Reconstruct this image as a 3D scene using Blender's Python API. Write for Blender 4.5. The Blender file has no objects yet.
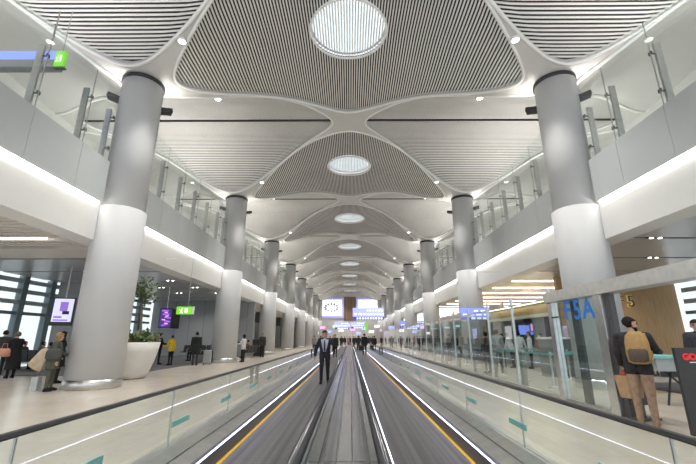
import bpy, math, random
import numpy as np
from mathutils import Vector, Matrix
random.seed(7)
PI = math.pi
D = bpy.data
S = bpy.context.scene
COL = S.collection
rad = math.radians

# ------------------------------------------------------------------ materials
MATS = {}
def nd(nt, t, **kw):
    n = nt.nodes.new(t)
    for k, v in kw.items():
        setattr(n, k, v)
    return n
def mat(name, col, rough=.5, metal=0., emit=None, es=0., noise=0., nscale=20., bump=0., spec=.5, coat=0.):
    if name in MATS: return MATS[name]
    m = D.materials.new(name); m.use_nodes = True
    nt = m.node_tree; b = nt.nodes['Principled BSDF']
    c = (*col, 1)
    b.inputs['Base Color'].default_value = c
    b.inputs['Roughness'].default_value = rough
    b.inputs['Metallic'].default_value = metal
    b.inputs['Specular IOR Level'].default_value = spec
    b.inputs['Coat Weight'].default_value = coat
    if emit:
        b.inputs['Emission Color'].default_value = (*emit, 1)
        b.inputs['Emission Strength'].default_value = es*(.72 if es > 2 else .47)
    if noise or bump:
        tc = nd(nt, 'ShaderNodeTexCoord'); ns = nd(nt, 'ShaderNodeTexNoise')
        ns.inputs['Scale'].default_value = nscale; ns.inputs['Detail'].default_value = 3
        nt.links.new(tc.outputs['Object'], ns.inputs['Vector'])
        if noise:
            r = nd(nt, 'ShaderNodeValToRGB')
            r.color_ramp.elements[0].position = .3; r.color_ramp.elements[1].position = .7
            r.color_ramp.elements[0].color = (*[x*(1-noise) for x in col], 1)
            r.color_ramp.elements[1].color = (*[min(1, x*(1+noise)) for x in col], 1)
            nt.links.new(ns.outputs['Fac'], r.inputs['Fac'])
            nt.links.new(r.outputs['Color'], b.inputs['Base Color'])
        if bump:
            bp = nd(nt, 'ShaderNodeBump'); bp.inputs['Strength'].default_value = bump; bp.inputs['Distance'].default_value = .02
            nt.links.new(ns.outputs['Fac'], bp.inputs['Height'])
            nt.links.new(bp.outputs['Normal'], b.inputs['Normal'])
    MATS[name] = m
    return m
def glass(name, tint=(.93, .96, .95), ior=1.5, refl=1.75, rough=0.):
    if name in MATS: return MATS[name]
    m = D.materials.new(name); m.use_nodes = True
    nt = m.node_tree; nt.nodes.clear()
    out = nd(nt, 'ShaderNodeOutputMaterial'); mx = nd(nt, 'ShaderNodeMixShader')
    tr = nd(nt, 'ShaderNodeBsdfTransparent'); gl = nd(nt, 'ShaderNodeBsdfGlossy'); fr = nd(nt, 'ShaderNodeFresnel')
    mu = nd(nt, 'ShaderNodeMath', operation='MULTIPLY')
    tr.inputs['Color'].default_value = (*tint, 1); gl.inputs['Roughness'].default_value = rough
    gl.inputs['Color'].default_value = (1, 1, 1, 1)
    fr.inputs['IOR'].default_value = ior; mu.inputs[1].default_value = refl
    L = nt.links.new
    ge = nd(nt, 'ShaderNodeNewGeometry'); iv = nd(nt, 'ShaderNodeMath', operation='SUBTRACT'); iv.inputs[0].default_value = 1.; m2 = nd(nt, 'ShaderNodeMath', operation='MULTIPLY')
    L(ge.outputs['Backfacing'], iv.inputs[1]); L(fr.outputs[0], mu.inputs[0]); L(mu.outputs[0], m2.inputs[0]); L(iv.outputs[0], m2.inputs[1]); L(m2.outputs[0], mx.inputs[0]); L(tr.outputs[0], mx.inputs[1]); L(gl.outputs[0], mx.inputs[2]); L(mx.outputs[0], out.inputs[0])
    MATS[name] = m
    return m

M_white  = mat('white_paint', (.74, .735, .72), .45, noise=.03, nscale=.6)
M_rib    = mat('rib_plaster', (.60, .595, .58), .42, noise=.03, nscale=.5)
M_trim   = mat('trim_white', (.86, .86, .85), .4)
M_slat   = mat('slat_grey', (.80, .79, .77), .4, noise=.03, nscale=1.)
M_slatA  = mat('slat_light', (.84, .83, .82), .4, noise=.03, nscale=1.)
M_void   = mat('void_dark', (.02, .02, .022), .9)
M_void2  = mat('void_grey', (.05, .05, .052), .9)
M_col    = mat('column_paint', (.56, .565, .575), .6, noise=.025, nscale=.8)
M_steel  = mat('brushed_steel', (.62, .62, .61), .28, 1., noise=.08, nscale=8.)
M_steel2 = mat('satin_steel', (.50, .50, .49), .38, 1., noise=.1, nscale=5.)
M_plate  = mat('polished_plate', (.62, .62, .63), .2, .65, noise=.06, nscale=3.)
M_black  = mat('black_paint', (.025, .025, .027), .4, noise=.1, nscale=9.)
M_rubber = mat('handrail_rubber', (.022, .022, .025), .35, noise=.1, nscale=6.)
M_dark   = mat('dark_grey', (.09, .09, .095), .5, noise=.1, nscale=6.)
M_glass  = glass('clear_glass')
M_glassb = glass('balustrade_glass', (.94, .97, .96), 1.5, 1.5)
M_glassp = glass('partition_glass', (.84, .91, .91), 1.52, 1.75)
M_glassd = glass('smoked_glass', (.35, .40, .40), 1.5, 1.)
M_clad   = mat('back_painted_glass', (.52, .545, .555), .12, noise=.02, nscale=1., coat=.3)
M_led    = mat('cove_led', (1, 1, 1), .5, emit=(1., .97, .90), es=9.)
M_ledb   = mat('blue_white_led', (1, 1, 1), .5, emit=(.72, .76, 1.), es=6.)
M_lamp   = mat('lamp_lens', (1, 1, 1), .5, emit=(1., .95, .86), es=12.)
M_yellow = mat('yellow_line', (.65, .40, .02), .5, noise=.1)
M_teal   = mat('teal_sticker', (.22, .50, .46), .5, noise=.1)
M_soffit = mat('soffit_beige', (.66, .62, .58), .5, noise=.03, nscale=1.)
M_metalc = mat('ceiling_metal', (.50, .505, .52), .3, .25, noise=.05, nscale=.4)
M_carpet = mat('carpet_grey', (.085, .085, .09), .95, noise=.25, nscale=40., bump=.3)
M_cream  = mat('planter_white', (.74, .72, .69), .45, noise=.03, nscale=3.)
M_leaf   = mat('leaf_green', (.11, .17, .055), .6, noise=.5, nscale=6.)
M_leaf2  = mat('leaf_olive', (.18, .20, .085), .6, noise=.5, nscale=6.)
M_trunk  = mat('bark', (.22, .18, .13), .8, noise=.3, nscale=25.)
M_wallg  = mat('wall_panel_grey', (.33, .345, .36), .5, noise=.04, nscale=.7)
M_mull   = mat('mullion_blue_grey', (.17, .22, .245), .5, noise=.08)
M_louv   = mat('louvre_grey', (.42, .47, .50), .5, noise=.05)
M_green  = mat('exit_green', (.1, .6, .02), .5, emit=(.28, .70, .05), es=.75)
M_gwhite = mat('exit_white', (.9, .95, .8), .5, emit=(.8, .95, .6), es=1.)
M_blue   = mat('screen_blue', (.1, .15, .7), .4, emit=(.28, .36, 1.), es=1.1)
M_blue2  = mat('screen_pale_blue', (.3, .35, .8), .4, emit=(.50, .56, 1.), es=1.1)
M_blued  = mat('screen_deep_blue', (.05, .05, .3), .4, emit=(.10, .12, .55), es=.8)
M_swhite = mat('screen_white', (.9, .9, .9), .4, emit=(.94, .95, 1.), es=1.25)
M_sgrey  = mat('screen_grey', (.4, .4, .45), .4, emit=(.40, .40, .50), es=.6)
M_spurp  = mat('screen_purple', (.4, .1, .6), .4, emit=(.45, .15, .85), es=1.0)
M_spink  = mat('screen_pink', (.8, .4, .7), .4, emit=(.95, .50, .95), es=1.1)
M_snavy  = mat('screen_navy', (.05, .04, .2), .4, emit=(.10, .05, .30), es=.7)
M_scyan  = mat('screen_cyan', (.4, .8, .9), .4, emit=(.45, .95, .95), es=1.1)
M_red    = mat('sign_red', (.6, .02, .02), .5, emit=(.75, .03, .04), es=.35)
M_f5     = mat('decal_blue', (.03, .22, .75), .5, noise=.05)
M_brown  = mat('brown_panel', (.235, .155, .095), .55, noise=.12, nscale=2.)
M_kraft  = mat('kraft_paper', (.42, .27, .15), .8, noise=.12, nscale=12.)
M_tealb  = mat('teal_belt', (.20, .55, .56), .55, noise=.08)
M_counter= mat('counter_grey', (.36, .38, .39), .35, noise=.06, nscale=3.)

def floor_mat():
    m = D.materials.new('stone_floor'); m.use_nodes = True; nt = m.node_tree; b = nt.nodes['Principled BSDF']
    tc = nd(nt, 'ShaderNodeTexCoord'); br = nd(nt, 'ShaderNodeTexBrick'); ns = nd(nt, 'ShaderNodeTexNoise'); mx = nd(nt, 'ShaderNodeMix', data_type='RGBA', blend_type='MULTIPLY')
    mp = nd(nt, 'ShaderNodeMapping'); mp.inputs['Scale'].default_value = (1, .35, 1)
    L = nt.links.new
    br.inputs['Color1'].default_value = (.60, .545, .475, 1); br.inputs['Color2'].default_value = (.565, .515, .45, 1); br.inputs['Mortar'].default_value = (.47, .42, .36, 1)
    br.inputs['Scale'].default_value = 1.; br.inputs['Brick Width'].default_value = 1.2; br.inputs['Row Height'].default_value = .6; br.inputs['Mortar Size'].default_value = .004
    L(tc.outputs['Object'], br.inputs['Vector']); L(tc.outputs['Object'], mp.inputs['Vector']); L(mp.outputs[0], ns.inputs['Vector'])
    ns.inputs['Scale'].default_value = 3.; ns.inputs['Detail'].default_value = 5
    r = nd(nt, 'ShaderNodeValToRGB'); r.color_ramp.elements[0].color = (.88, .88, .88, 1); r.color_ramp.elements[1].color = (1.08, 1.07, 1.05, 1)
    L(ns.outputs['Fac'], r.inputs['Fac']); mx.inputs[0].default_value = 1.
    L(br.outputs['Color'], mx.inputs[6]); L(r.outputs['Color'], mx.inputs[7]); L(mx.outputs[2], b.inputs['Base Color'])
    b.inputs['Roughness'].default_value = .22
    return m
M_floor = floor_mat()
def belt_mat():
    m = D.materials.new('ribbed_belt'); m.use_nodes = True; nt = m.node_tree; b = nt.nodes['Principled BSDF']
    L = nt.links.new
    tc = nd(nt, 'ShaderNodeTexCoord'); sp = nd(nt, 'ShaderNodeSeparateXYZ'); L(tc.outputs['Object'], sp.inputs[0])
    mp = nd(nt, 'ShaderNodeMapping'); mp.inputs['Scale'].default_value = (14, .12, 1); L(tc.outputs['Object'], mp.inputs['Vector'])
    ns = nd(nt, 'ShaderNodeTexNoise'); ns.inputs['Scale'].default_value = 1.; ns.inputs['Detail'].default_value = 4; L(mp.outputs[0], ns.inputs['Vector'])
    r = nd(nt, 'ShaderNodeValToRGB'); r.color_ramp.elements[0].position = .32; r.color_ramp.elements[1].position = .72
    r.color_ramp.elements[0].color = (.06, .057, .062, 1); r.color_ramp.elements[1].color = (.19, .18, .19, 1)
    L(ns.outputs['Fac'], r.inputs['Fac'])
    # joints between pallets every 0.4 m, finer ribs every 0.1 m
    def lines(period, width):
        d = nd(nt, 'ShaderNodeMath', operation='DIVIDE'); d.inputs[1].default_value = period; L(sp.outputs['Y'], d.inputs[0])
        f = nd(nt, 'ShaderNodeMath', operation='FRACT'); L(d.outputs[0], f.inputs[0])
        g = nd(nt, 'ShaderNodeMath', operation='LESS_THAN'); g.inputs[1].default_value = width; L(f.outputs[0], g.inputs[0]); return g
    l1 = lines(.4, .06); l2 = lines(.1, .25)
    a = nd(nt, 'ShaderNodeMath', operation='MULTIPLY'); a.inputs[1].default_value = .30; L(l1.outputs[0], a.inputs[0])
    c = nd(nt, 'ShaderNodeMath', operation='MULTIPLY_ADD'); c.inputs[1].default_value = .22; L(l2.outputs[0], c.inputs[0]); L(a.outputs[0], c.inputs[2])
    mx = nd(nt, 'ShaderNodeMix', data_type='RGBA'); mx.inputs[7].default_value = (.05, .05, .055, 1)
    L(c.outputs[0], mx.inputs[0]); L(r.outputs['Color'], mx.inputs[6]); L(mx.outputs[2], b.inputs['Base Color'])
    b.inputs['Roughness'].default_value = .42; b.inputs['Metallic'].default_value = .35
    return m
M_belt = belt_mat()
def wood_mat():
    m = D.materials.new('wood_veneer'); m.use_nodes = True; nt = m.node_tree; b = nt.nodes['Principled BSDF']; L = nt.links.new
    tc = nd(nt, 'ShaderNodeTexCoord'); mp = nd(nt, 'ShaderNodeMapping'); mp.inputs['Scale'].default_value = (14, 14, .7); L(tc.outputs['Object'], mp.inputs['Vector'])
    ns = nd(nt, 'ShaderNodeTexNoise'); ns.inputs['Scale'].default_value = 1.6; ns.inputs['Detail'].default_value = 5; L(mp.outputs[0], ns.inputs['Vector'])
    r = nd(nt, 'ShaderNodeValToRGB'); r.color_ramp.elements[0].position = .3; r.color_ramp.elements[1].position = .7
    r.color_ramp.elements[0].color = (.33, .20, .085, 1); r.color_ramp.elements[1].color = (.47, .31, .15, 1)
    L(ns.outputs['Fac'], r.inputs['Fac']); L(r.outputs['Color'], b.inputs['Base Color']); b.inputs['Roughness'].default_value = .45
    return m
M_wood = wood_mat()
FAB = {}
def fab(col):
    k = tuple(col)
    if k not in FAB:
        FAB[k] = mat('fabric_%d' % len(FAB), col, .85, noise=.22, nscale=14., spec=.25)
    return FAB[k]
SKINS = [mat('skin_light', (.56, .34, .25), .55, noise=.06), mat('skin_mid', (.42, .24, .165), .55, noise=.06)]

# ------------------------------------------------------------------ mesh helpers
class MB:
    def __init__(s): s.v = []; s.f = []; s.m = []; s.sm = []; s.k = 0; s.s = False
    def mi(s, k): s.k = k; return s
    def smooth(s, b=True): s.s = b; return s
    def add(s, vs, fs):
        o = len(s.v); s.v += [tuple(v) for v in vs]
        for f in fs: s.f.append(tuple(i+o for i in f)); s.m.append(s.k); s.sm.append(s.s)
        return s
    def box(s, x0, x1, y0, y1, z0, z1):
        return s.add([(x0,y0,z0),(x1,y0,z0),(x1,y1,z0),(x0,y1,z0),(x0,y0,z1),(x1,y0,z1),(x1,y1,z1),(x0,y1,z1)],
                     [(3,2,1,0),(4,5,6,7),(0,1,5,4),(1,2,6,5),(2,3,7,6),(3,0,4,7)])
    def cb(s, c, d, rz=0., rx=0., ry=0.):
        Mx = Matrix.Translation(c) @ Matrix.Rotation(rz, 4, 'Z') @ Matrix.Rotation(ry, 4, 'Y') @ Matrix.Rotation(rx, 4, 'X')
        x, y, z = d[0]/2, d[1]/2, d[2]/2
        vs = [Mx @ Vector(p) for p in [(-x,-y,-z),(x,-y,-z),(x,y,-z),(-x,y,-z),(-x,-y,z),(x,-y,z),(x,y,z),(-x,y,z)]]
        return s.add(vs, [(3,2,1,0),(4,5,6,7),(0,1,5,4),(1,2,6,5),(2,3,7,6),(3,0,4,7)])
    def prism_y(s, prof, y0, y1):            # prof: list of (x,z), extruded along Y
        n = len(prof)
        vs = [(x, y0, z) for x, z in prof] + [(x, y1, z) for x, z in prof]
        fs = [(i, (i+1) % n, n+(i+1) % n, n+i) for i in range(n)] + [tuple(range(n))[::-1], tuple(range(n, 2*n))]
        return s.add(vs, fs)
    def prism_z(s, poly, z0, z1):
        n = len(poly)
        vs = [(x, y, z0) for x, y in poly] + [(x, y, z1) for x, y in poly]
        fs = [(i, (i+1) % n, n+(i+1) % n, n+i) for i in range(n)] + [tuple(range(n))[::-1], tuple(range(n, 2*n))]
        return s.add(vs, fs)
    def lathe(s, prof, n=32, c=(0,0,0), sx=1., sy=1., caps=True):   # prof: (r,z)
        o = len(s.v); vs = []; fs = []
        for r, z in prof:
            for i in range(n):
                a = 2*PI*i/n; vs.append((c[0]+r*sx*math.cos(a), c[1]+r*sy*math.sin(a), c[2]+z))
        for j in range(len(prof)-1):
            for i in range(n):
                fs.append((j*n+i, j*n+(i+1) % n, (j+1)*n+(i+1) % n, (j+1)*n+i))
        if caps:
            fs.append(tuple(range(n))[::-1]); fs.append(tuple((len(prof)-1)*n+i for i in range(n)))
        return s.add(vs, fs)
    def tube(s, pts, r, n=8, closed=False):
        P = [Vector(p) for p in pts]; m = len(P); vs = []; fs = []
        rr = r if isinstance(r, (list, tuple)) else [r]*m
        up = None
        for i in range(m):
            if closed: t = (P[(i+1) % m]-P[i-1])
            else: t = P[min(i+1, m-1)]-P[max(i-1, 0)]
            t.normalize()
            ref = Vector((0,0,1)) if abs(t.z) < .95 else Vector((0,1,0))
            a = t.cross(ref).normalized(); b = a.cross(t)
            for k in range(n):
                q = 2*PI*k/n; vs.append(P[i]+(a*math.cos(q)+b*math.sin(q))*rr[i])
        for i in range(m if closed else m-1):
            j = (i+1) % m
            for k in range(n):
                fs.append((i*n+k, i*n+(k+1) % n, j*n+(k+1) % n, j*n+k))
        if not closed: fs += [tuple(range(n))[::-1], tuple((m-1)*n+k for k in range(n))]
        return s.add(vs, fs)
    def ball(s, c, r, n=10, m=7):
        if not isinstance(r, (tuple, list)): r = (r, r, r)
        vs = []; fs = []
        for j in range(m+1):
            th = PI*j/m
            for i in range(n):
                a = 2*PI*i/n; vs.append((c[0]+r[0]*math.sin(th)*math.cos(a), c[1]+r[1]*math.sin(th)*math.sin(a), c[2]-r[2]*math.cos(th)))
        for j in range(m):
            for i in range(n): fs.append((j*n+i, j*n+(i+1) % n, (j+1)*n+(i+1) % n, (j+1)*n+i))
        return s.add(vs, fs)
    def mesh(s, name, mats):
        me = D.meshes.new(name); me.from_pydata(s.v, [], s.f)
        if not isinstance(mats, (list, tuple)): mats = [mats]
        for m in mats: me.materials.append(m)
        me.polygons.foreach_set('material_index', s.m); me.polygons.foreach_set('use_smooth', s.sm)
        me.update(); return me
    def build(s, name, mats, parent=None, loc=None, rz=0.):
        return link(name, s.mesh(name, mats), parent, loc, rz)
def link(name, me, parent=None, loc=None, rz=0.):
    o = D.objects.new(name, me); COL.objects.link(o)
    if parent: o.parent = parent
    if loc: o.location = loc
    o.rotation_euler.z = rz
    return o
def tag(o, label=None, cat=None, group=None, kind=None):
    if label: o['label'] = label
    if cat: o['category'] = cat
    if group: o['group'] = group
    if kind: o['kind'] = kind
    return o
def thing(name, label, cat, loc=(0,0,0), rz=0., group=None):
    o = D.objects.new(name, None); COL.objects.link(o); o.empty_display_size = .2
    o.location = loc; o.rotation_euler.z = rz
    return tag(o, label, cat, group)
def struct(name, mb, mats, label=None, cat=None):
    o = mb.build(name, mats); o['kind'] = 'structure'
    o['label'] = label or name.replace('_', ' '); o['category'] = cat or 'building'
    return o
def kids(o): return [c for c in ALLK.get(o.name, [])]
def dup(root, loc, rz=None, label=None, group=None):
    r = root.copy(); COL.objects.link(r); r.location = loc
    if rz is not None: r.rotation_euler.z = rz
    if label: r['label'] = label
    if group: r['group'] = group
    for ch in list(root.children):
        c = ch.copy(); COL.objects.link(c); c.parent = r
        for g in list(ch.children):
            d = g.copy(); COL.objects.link(d); d.parent = c
    return r
ORD = ['nearest', 'second', 'third', 'fourth', 'fifth', 'sixth', 'seventh', 'eighth', 'ninth', 'tenth', 'eleventh', 'twelfth']
def nth(i): return ORD[i] if i == 0 else ORD[i] + ' nearest'
def text_mesh(txt, size, depth, m, name, parent, loc, rot, bold=0.):
    cu = D.curves.new('lettering', 'FONT'); cu.body = txt; cu.size = size; cu.extrude = depth; cu.align_x = 'CENTER'; cu.align_y = 'CENTER'; cu.offset = bold; cu.resolution_u = 3
    t = D.objects.new('lettering', cu); COL.objects.link(t)
    dg = bpy.context.evaluated_depsgraph_get(); dg.update()
    me = D.meshes.new_from_object(t.evaluated_get(dg)); D.objects.remove(t); D.curves.remove(cu)
    me.materials.clear(); me.materials.append(m)
    o = link(name, me, parent); o.location = loc; o.rotation_euler = rot
    return o

def letters(txt, size, depth, m, parent, loc, rot, bold=0., step=.66):
    d = Vector((math.cos(rot[2]), math.sin(rot[2]), 0))
    for i, ch in enumerate(txt):
        o = (i-(len(txt)-1)/2)*size*step
        text_mesh(ch, size, depth, m, 'letter', parent, Vector(loc)+d*o, rot, bold)

# ------------------------------------------------------------------ camera, world
cam = D.cameras.new('camera'); co = D.objects.new('camera', cam); COL.objects.link(co)
cam.sensor_width = 36; cam.lens = 36*376/696; cam.clip_end = 500; cam.clip_start = .05
co.location = (.05, 0, 1.45); co.rotation_euler = (rad(90+15.75), 0, math.atan(2/376/math.cos(rad(15.75))))
S.camera = co
W = D.worlds.new('overcast_sky'); S.world = W; W.use_nodes = True
W.node_tree.nodes['Background'].inputs[0].default_value = (.88, .94, 1., 1)
W.node_tree.nodes['Background'].inputs[1].default_value = .76
S.view_settings.view_transform = 'Standard'; S.view_settings.look = 'None'; S.view_settings.gamma = 1; S.view_settings.use_curve_mapping = False
S.view_settings.exposure = 0.85

# ------------------------------------------------------------------ hall dimensions
A = 7.8; B = 6.125; P = 12.25
YE = 104.
def h(x, y):
    p = x/A; q = y/B
    up = 1-abs((p+1) % 2-1); uq = 1-abs(q % 2-1)
    k = .035
    m = max(up, uq)+k*math.log(1+math.exp(-abs(up-uq)/k)) - k*.693*max(0, 1-abs(up-uq)/.5)*0
    m = min(1., m)
    f = (math.cos(PI*m/2)**2)**1.8
    bump = max(0., up-uq)**2 if (abs(p) < 1 or True) and up > uq else 0.
    return 12.95-2.25*f+.35*bump
def hpanel(N=96, eu=.87, ev=.87, n=1.22, it=5):
    pts = []
    for i in range(N):
        a = i/N*4; e = int(a); s = a-e
        u, v = [(1-s, s), (-s, 1-s), (-(1-s), -s), (s, -(1-s))][e]
        k = (abs(u/eu)**n+abs(v/ev)**n)**(-1/n)
        pts.append((u*k, v*k))
    for _ in range(it):
        pts = [((pts[i-1][0]+2*pts[i][0]+pts[(i+1) % N][0])/4, (pts[i-1][1]+2*pts[i][1]+pts[(i+1) % N][1])/4) for i in range(N)]
    return [(x*A, y*B) for x, y in pts]
def outer(N=96):
    pts = []
    for i in range(N):
        a = i/N*4; e = int(a); s = a-e
        u, v = [(1-s, s), (-s, 1-s), (-(1-s), -s), (s, -(1-s))][e]
        pts.append((u*A, v*B))
    return pts
NP = 96
PA = hpanel(NP); PB = hpanel(NP, .905, .875, 1.22, 4); OUT = outer(NP)
def span(poly, axis, c):
    r = []
    n = len(poly)
    for i in range(n):
        p, q = poly[i], poly[(i+1) % n]
        a, b = p[axis], q[axis]
        if (a-c)*(b-c) < 0:
            t = (c-a)/(b-a); r.append(p[1-axis]+(q[1-axis]-p[1-axis])*t)
    return (min(r), max(r)) if len(r) >= 2 else None

# ---- ceiling: the ribs (one continuous plaster shell)
ROWS = range(0, 18)
ceil = MB()
def add_frame(cx, cy, keep=None, PA=PA):
    rings = 5; vs = []; fs = []
    for r in range(rings+1):
        t = r/rings
        for i in range(NP):
            x = OUT[i][0]*(1-t)+PA[i][0]*t+cx; y = OUT[i][1]*(1-t)+PA[i][1]*t+cy
            vs.append((x, y, h(x, y)))
    for i in range(NP):
        x, y = PA[i][0]+cx, PA[i][1]+cy; vs.append((x, y, h(x, y)+.32))
    for r in range(rings+1):
        for i in range(NP):
            j = (i+1) % NP
            f = (r*NP+i, (r+1)*NP+i, (r+1)*NP+j, r*NP+j)
            if keep and not all(keep(vs[k]) for k in f): continue
            fs.append(f)
    ceil.smooth(True).add(vs, fs)
def add_plain(cx, cy, keep):
    rings = 8; vs = []; fs = []
    for r in range(rings+1):
        t = r/rings
        for i in range(NP):
            x = OUT[i][0]*(1-t)+cx; y = OUT[i][1]*(1-t)+cy
            x = max(-2*A, min(2*A, x))
            vs.append((x, y, h(x, y)))
    for r in range(rings):
        for i in range(NP):
            j = (i+1) % NP
            f = (r*NP+i, (r+1)*NP+i, (r+1)*NP+j, r*NP+j)
            if all(abs(vs[k][0]) > 2*A-1e-4 for k in f): continue
            fs.append(f)
    ceil.smooth(True).add(vs, fs)
for j in ROWS:
    if j % 2 == 0:
        add_frame(0, j*B)
        add_plain(2*A, j*B, None); add_plain(-2*A, j*B, None)
    else:
        add_frame(A, j*B, None, PB); add_frame(-A, j*B, None, PB)
ceiling = struct('ceiling', ceil, M_rib, 'white plaster ribs of the vaulted ceiling spreading from the columns', 'ceiling')

for sx in (-1, 1):
    mb = MB().smooth()
    for j in range(0, 18, 2):
        pts = [(sx*2*A+x, j*B+y) for x, y in (PB[k % NP] for k in (range(NP//4, 3*NP//4+1) if sx > 0 else range(-NP//4, NP//4+1)))]
        mb.tube([(x, y, h(x, y)-.02) for x, y in pts], .075, 6)
    struct('trim_%d' % (3 if sx < 0 else 4), mb, M_trim, 'white curved edge lines of the ceiling above the %s balcony' % ('left' if sx < 0 else 'right'), 'trim')
# ---- ceiling panels (slats, backing, white edge trim, skylight)
def slat_mesh(axis, cy, pitch=.2, w=.095, dp=.075, up=.10, joint=False):
    PA = PB if axis == 1 else globals()['PA']
    mb = MB(); lim = max(p[axis] for p in PA)
    k = int(lim/pitch)
    for i in range(-k, k+1):
        c = (i+.5)*pitch
        if abs(c) > lim-.06: continue
        sp = span(PA, axis, c)
        if not sp: continue
        if joint and abs(c) < .07: continue
        a, b = sp; n = max(2, int((b-a)/.55)); vs = []; fs = []
        for t in range(n+1):
            q = a+(b-a)*t/n
            for o, z in ((-w/2, 0), (w/2, 0), (w/2, dp), (-w/2, dp)):
                x, y = (c+o, q) if axis == 0 else (q, c+o)
                vs.append((x, y, h(x+CX0, y+cy)+up+z))
        for t in range(n):
            for e in range(4): fs.append((t*4+e, t*4+(e+1) % 4, t*4+4+(e+1) % 4, t*4+4+e))
        mb.add(vs, fs)
    return mb
def trim_mb(cx, cy):
    PA = PB if cx else globals()['PA']
    return MB().smooth().tube([(x, y, h(x+cx, y+cy)-.005) for x, y in PA], .062, 6, True)
def backing_mb(cx, cy, hole=0.):
    PA = PB if cx else globals()['PA']
    vs = []; fs = []; R = 6
    for r in range(R+1):
        t = r/R
        for i in range(NP):
            a = math.atan2(PA[i][1], PA[i][0])
            x = PA[i][0]*1.0*(1-t)+hole*math.cos(a)*t; y = PA[i][1]*(1-t)+hole*math.sin(a)*t
            vs.append((x, y, h(x+cx, y+cy)+.19))
    for r in range(R):
        for i in range(NP):
            j = (i+1) % NP; fs.append((r*NP+i, (r+1)*NP+i, (r+1)*NP+j, r*NP+j))
    return MB().add(vs, fs)
SKR = 1.50
def zs(x, y): return h(x, y)
CX0 = 0.
slA = slat_mesh(0, 0, pitch=.108, w=.048, dp=.04)
def make_A(y, label):
    t = thing('skylight_ceiling_panel', label, 'ceiling panel', (0, y, 0), 0, 'slatted ceiling panels with skylights')
    slA.build('slats', M_slatA, t)
    backing_mb(0, 0, SKR).build('backing', M_void, t)
    trim_mb(0, 0).build('edge_trim', M_trim, t)
    z0 = h(0, 0)+.19
    pr = [(SKR-.06, -.17-.10), (SKR+.05, -.17-.10), (SKR+.05, .8), (SKR-.02, .8), (SKR-.06, -.27)]
    mb = MB().smooth(); mb.lathe([(SKR-.05, -.04), (SKR+.05, -.04), (SKR+.05, .04), (SKR-.02, .04), (SKR-.05, -.04)], 48, (0, 0, z0), caps=False)
    mb.build('skylight_frame', M_trim, t)
    MB().smooth().tube([(1.51*math.cos(2*PI*i/48), 1.51*math.sin(2*PI*i/48), h(1.51*math.cos(2*PI*i/48), 1.51*math.sin(2*PI*i/48))+.085) for i in range(48)], .05, 6, True).build('skylight_rim', M_trim, t)
    MB().lathe([(SKR, -.0), (SKR, .03)], 48, (0, 0, z0)).build('skylight_glass', M_glass, t)
    return t
a0 = None
for k in range(0, 9):
    y = k*P
    lab = ['slatted ceiling panel with round skylight, overhead behind the camera', 'largest slatted ceiling panel with round skylight at the top of the picture'][k] if k < 2 else 'slatted ceiling panel with round skylight, %s along the hall from the camera' % ORD[k-1]
    if k == 0: a0 = make_A(0, lab)
    else: dup(a0, (0, y, 0), 0, lab)
CX0 = A
slB = slat_mesh(1, B, pitch=.105, w=.044, dp=.026, joint=True)
def make_B(x, y, label):
    t = thing('side_ceiling_panel', label, 'ceiling panel', (x, y, 0), 0, 'side ceiling panels of crosswise slats')
    slB.build('slats', M_slat, t)
    backing_mb(A, B, 0.01).build('backing', M_void2, t)
    trim_mb(A, B).build('edge_trim', M_trim, t)
    sp = span(PB, 1, 0.001)
    MB().box(sp[0]+.05, sp[1]-.05, -.05, .05, h(A, B)+.085, h(A, B)+.15).build('joint', M_black, t)
    return t
b0 = None
for k in range(9):
    for sx, nm in ((-1, 'left'), (1, 'right')):
        lab = 'crosswise slatted ceiling panel above the %s balcony, %s of its row' % (nm, nth(k))
        if b0 is None: b0 = make_B(-A, B, lab)
        else: dup(b0, (sx*A, B+k*P, 0), 0, lab)

# ---- downlights on the ribs
def make_downlight(loc, label):
    t = thing('rib_downlight', label, 'ceiling light', loc, 0, 'round downlights on the ceiling ribs')
    MB().smooth().lathe([(.11, .12), (.15, .02), (.16, -.06), (.125, -.07), (.12, -.04)], 20).build('housing', M_trim, t)
    MB().lathe([(.12, -.05), (.12, -.045)], 20).build('lens', M_lamp, t)
    return t
dl0 = None
def spot(loc, power, size=2.2, blend=.9, col=(1, .96, .9), up=False, r=.12):
    l = D.lights.new('spot_or_fill_lamp', 'SPOT'); l.energy = power; l.spot_size = size; l.spot_blend = blend; l.color = col; l.shadow_soft_size = r
    o = D.objects.new('spot_or_fill_lamp', l); COL.objects.link(o); o.location = loc
    if up: o.rotation_euler.x = PI
    return o
cnt = 0
for k in range(1, 9):
    for dy, what in ((-1.55, 'before'), (2.05, 'beyond')):
        for sx, nm in ((-1, 'left'), (1, 'right')):
            x = sx*5.75; y = k*P+dy
            lab = 'round downlight on the ceiling rib just %s the %s %s column' % (what, nth(k-1), nm)
            if dl0 is None: dl0 = make_downlight((x, y, h(x, y)-.02), lab)
            else: dup(dl0, (x, y, h(x, y)-.02), 0, lab)
for k in range(0, 9):
    for sx in (-1, 1):
        spot((sx*5.6, k*P-1.55, h(5.6, 1.55)-.25), 850, 1.48)
        spot((sx*3.2, k*P+3.3, h(3.2, 3.3)-.25), 950, 1.9)
        spot((sx*10.6, k*P+6., 7.4), 1100, 2.5, 1., up=True, r=.3)  # unseen fill spots added in the upper corridors to brighten the ceiling

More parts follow.
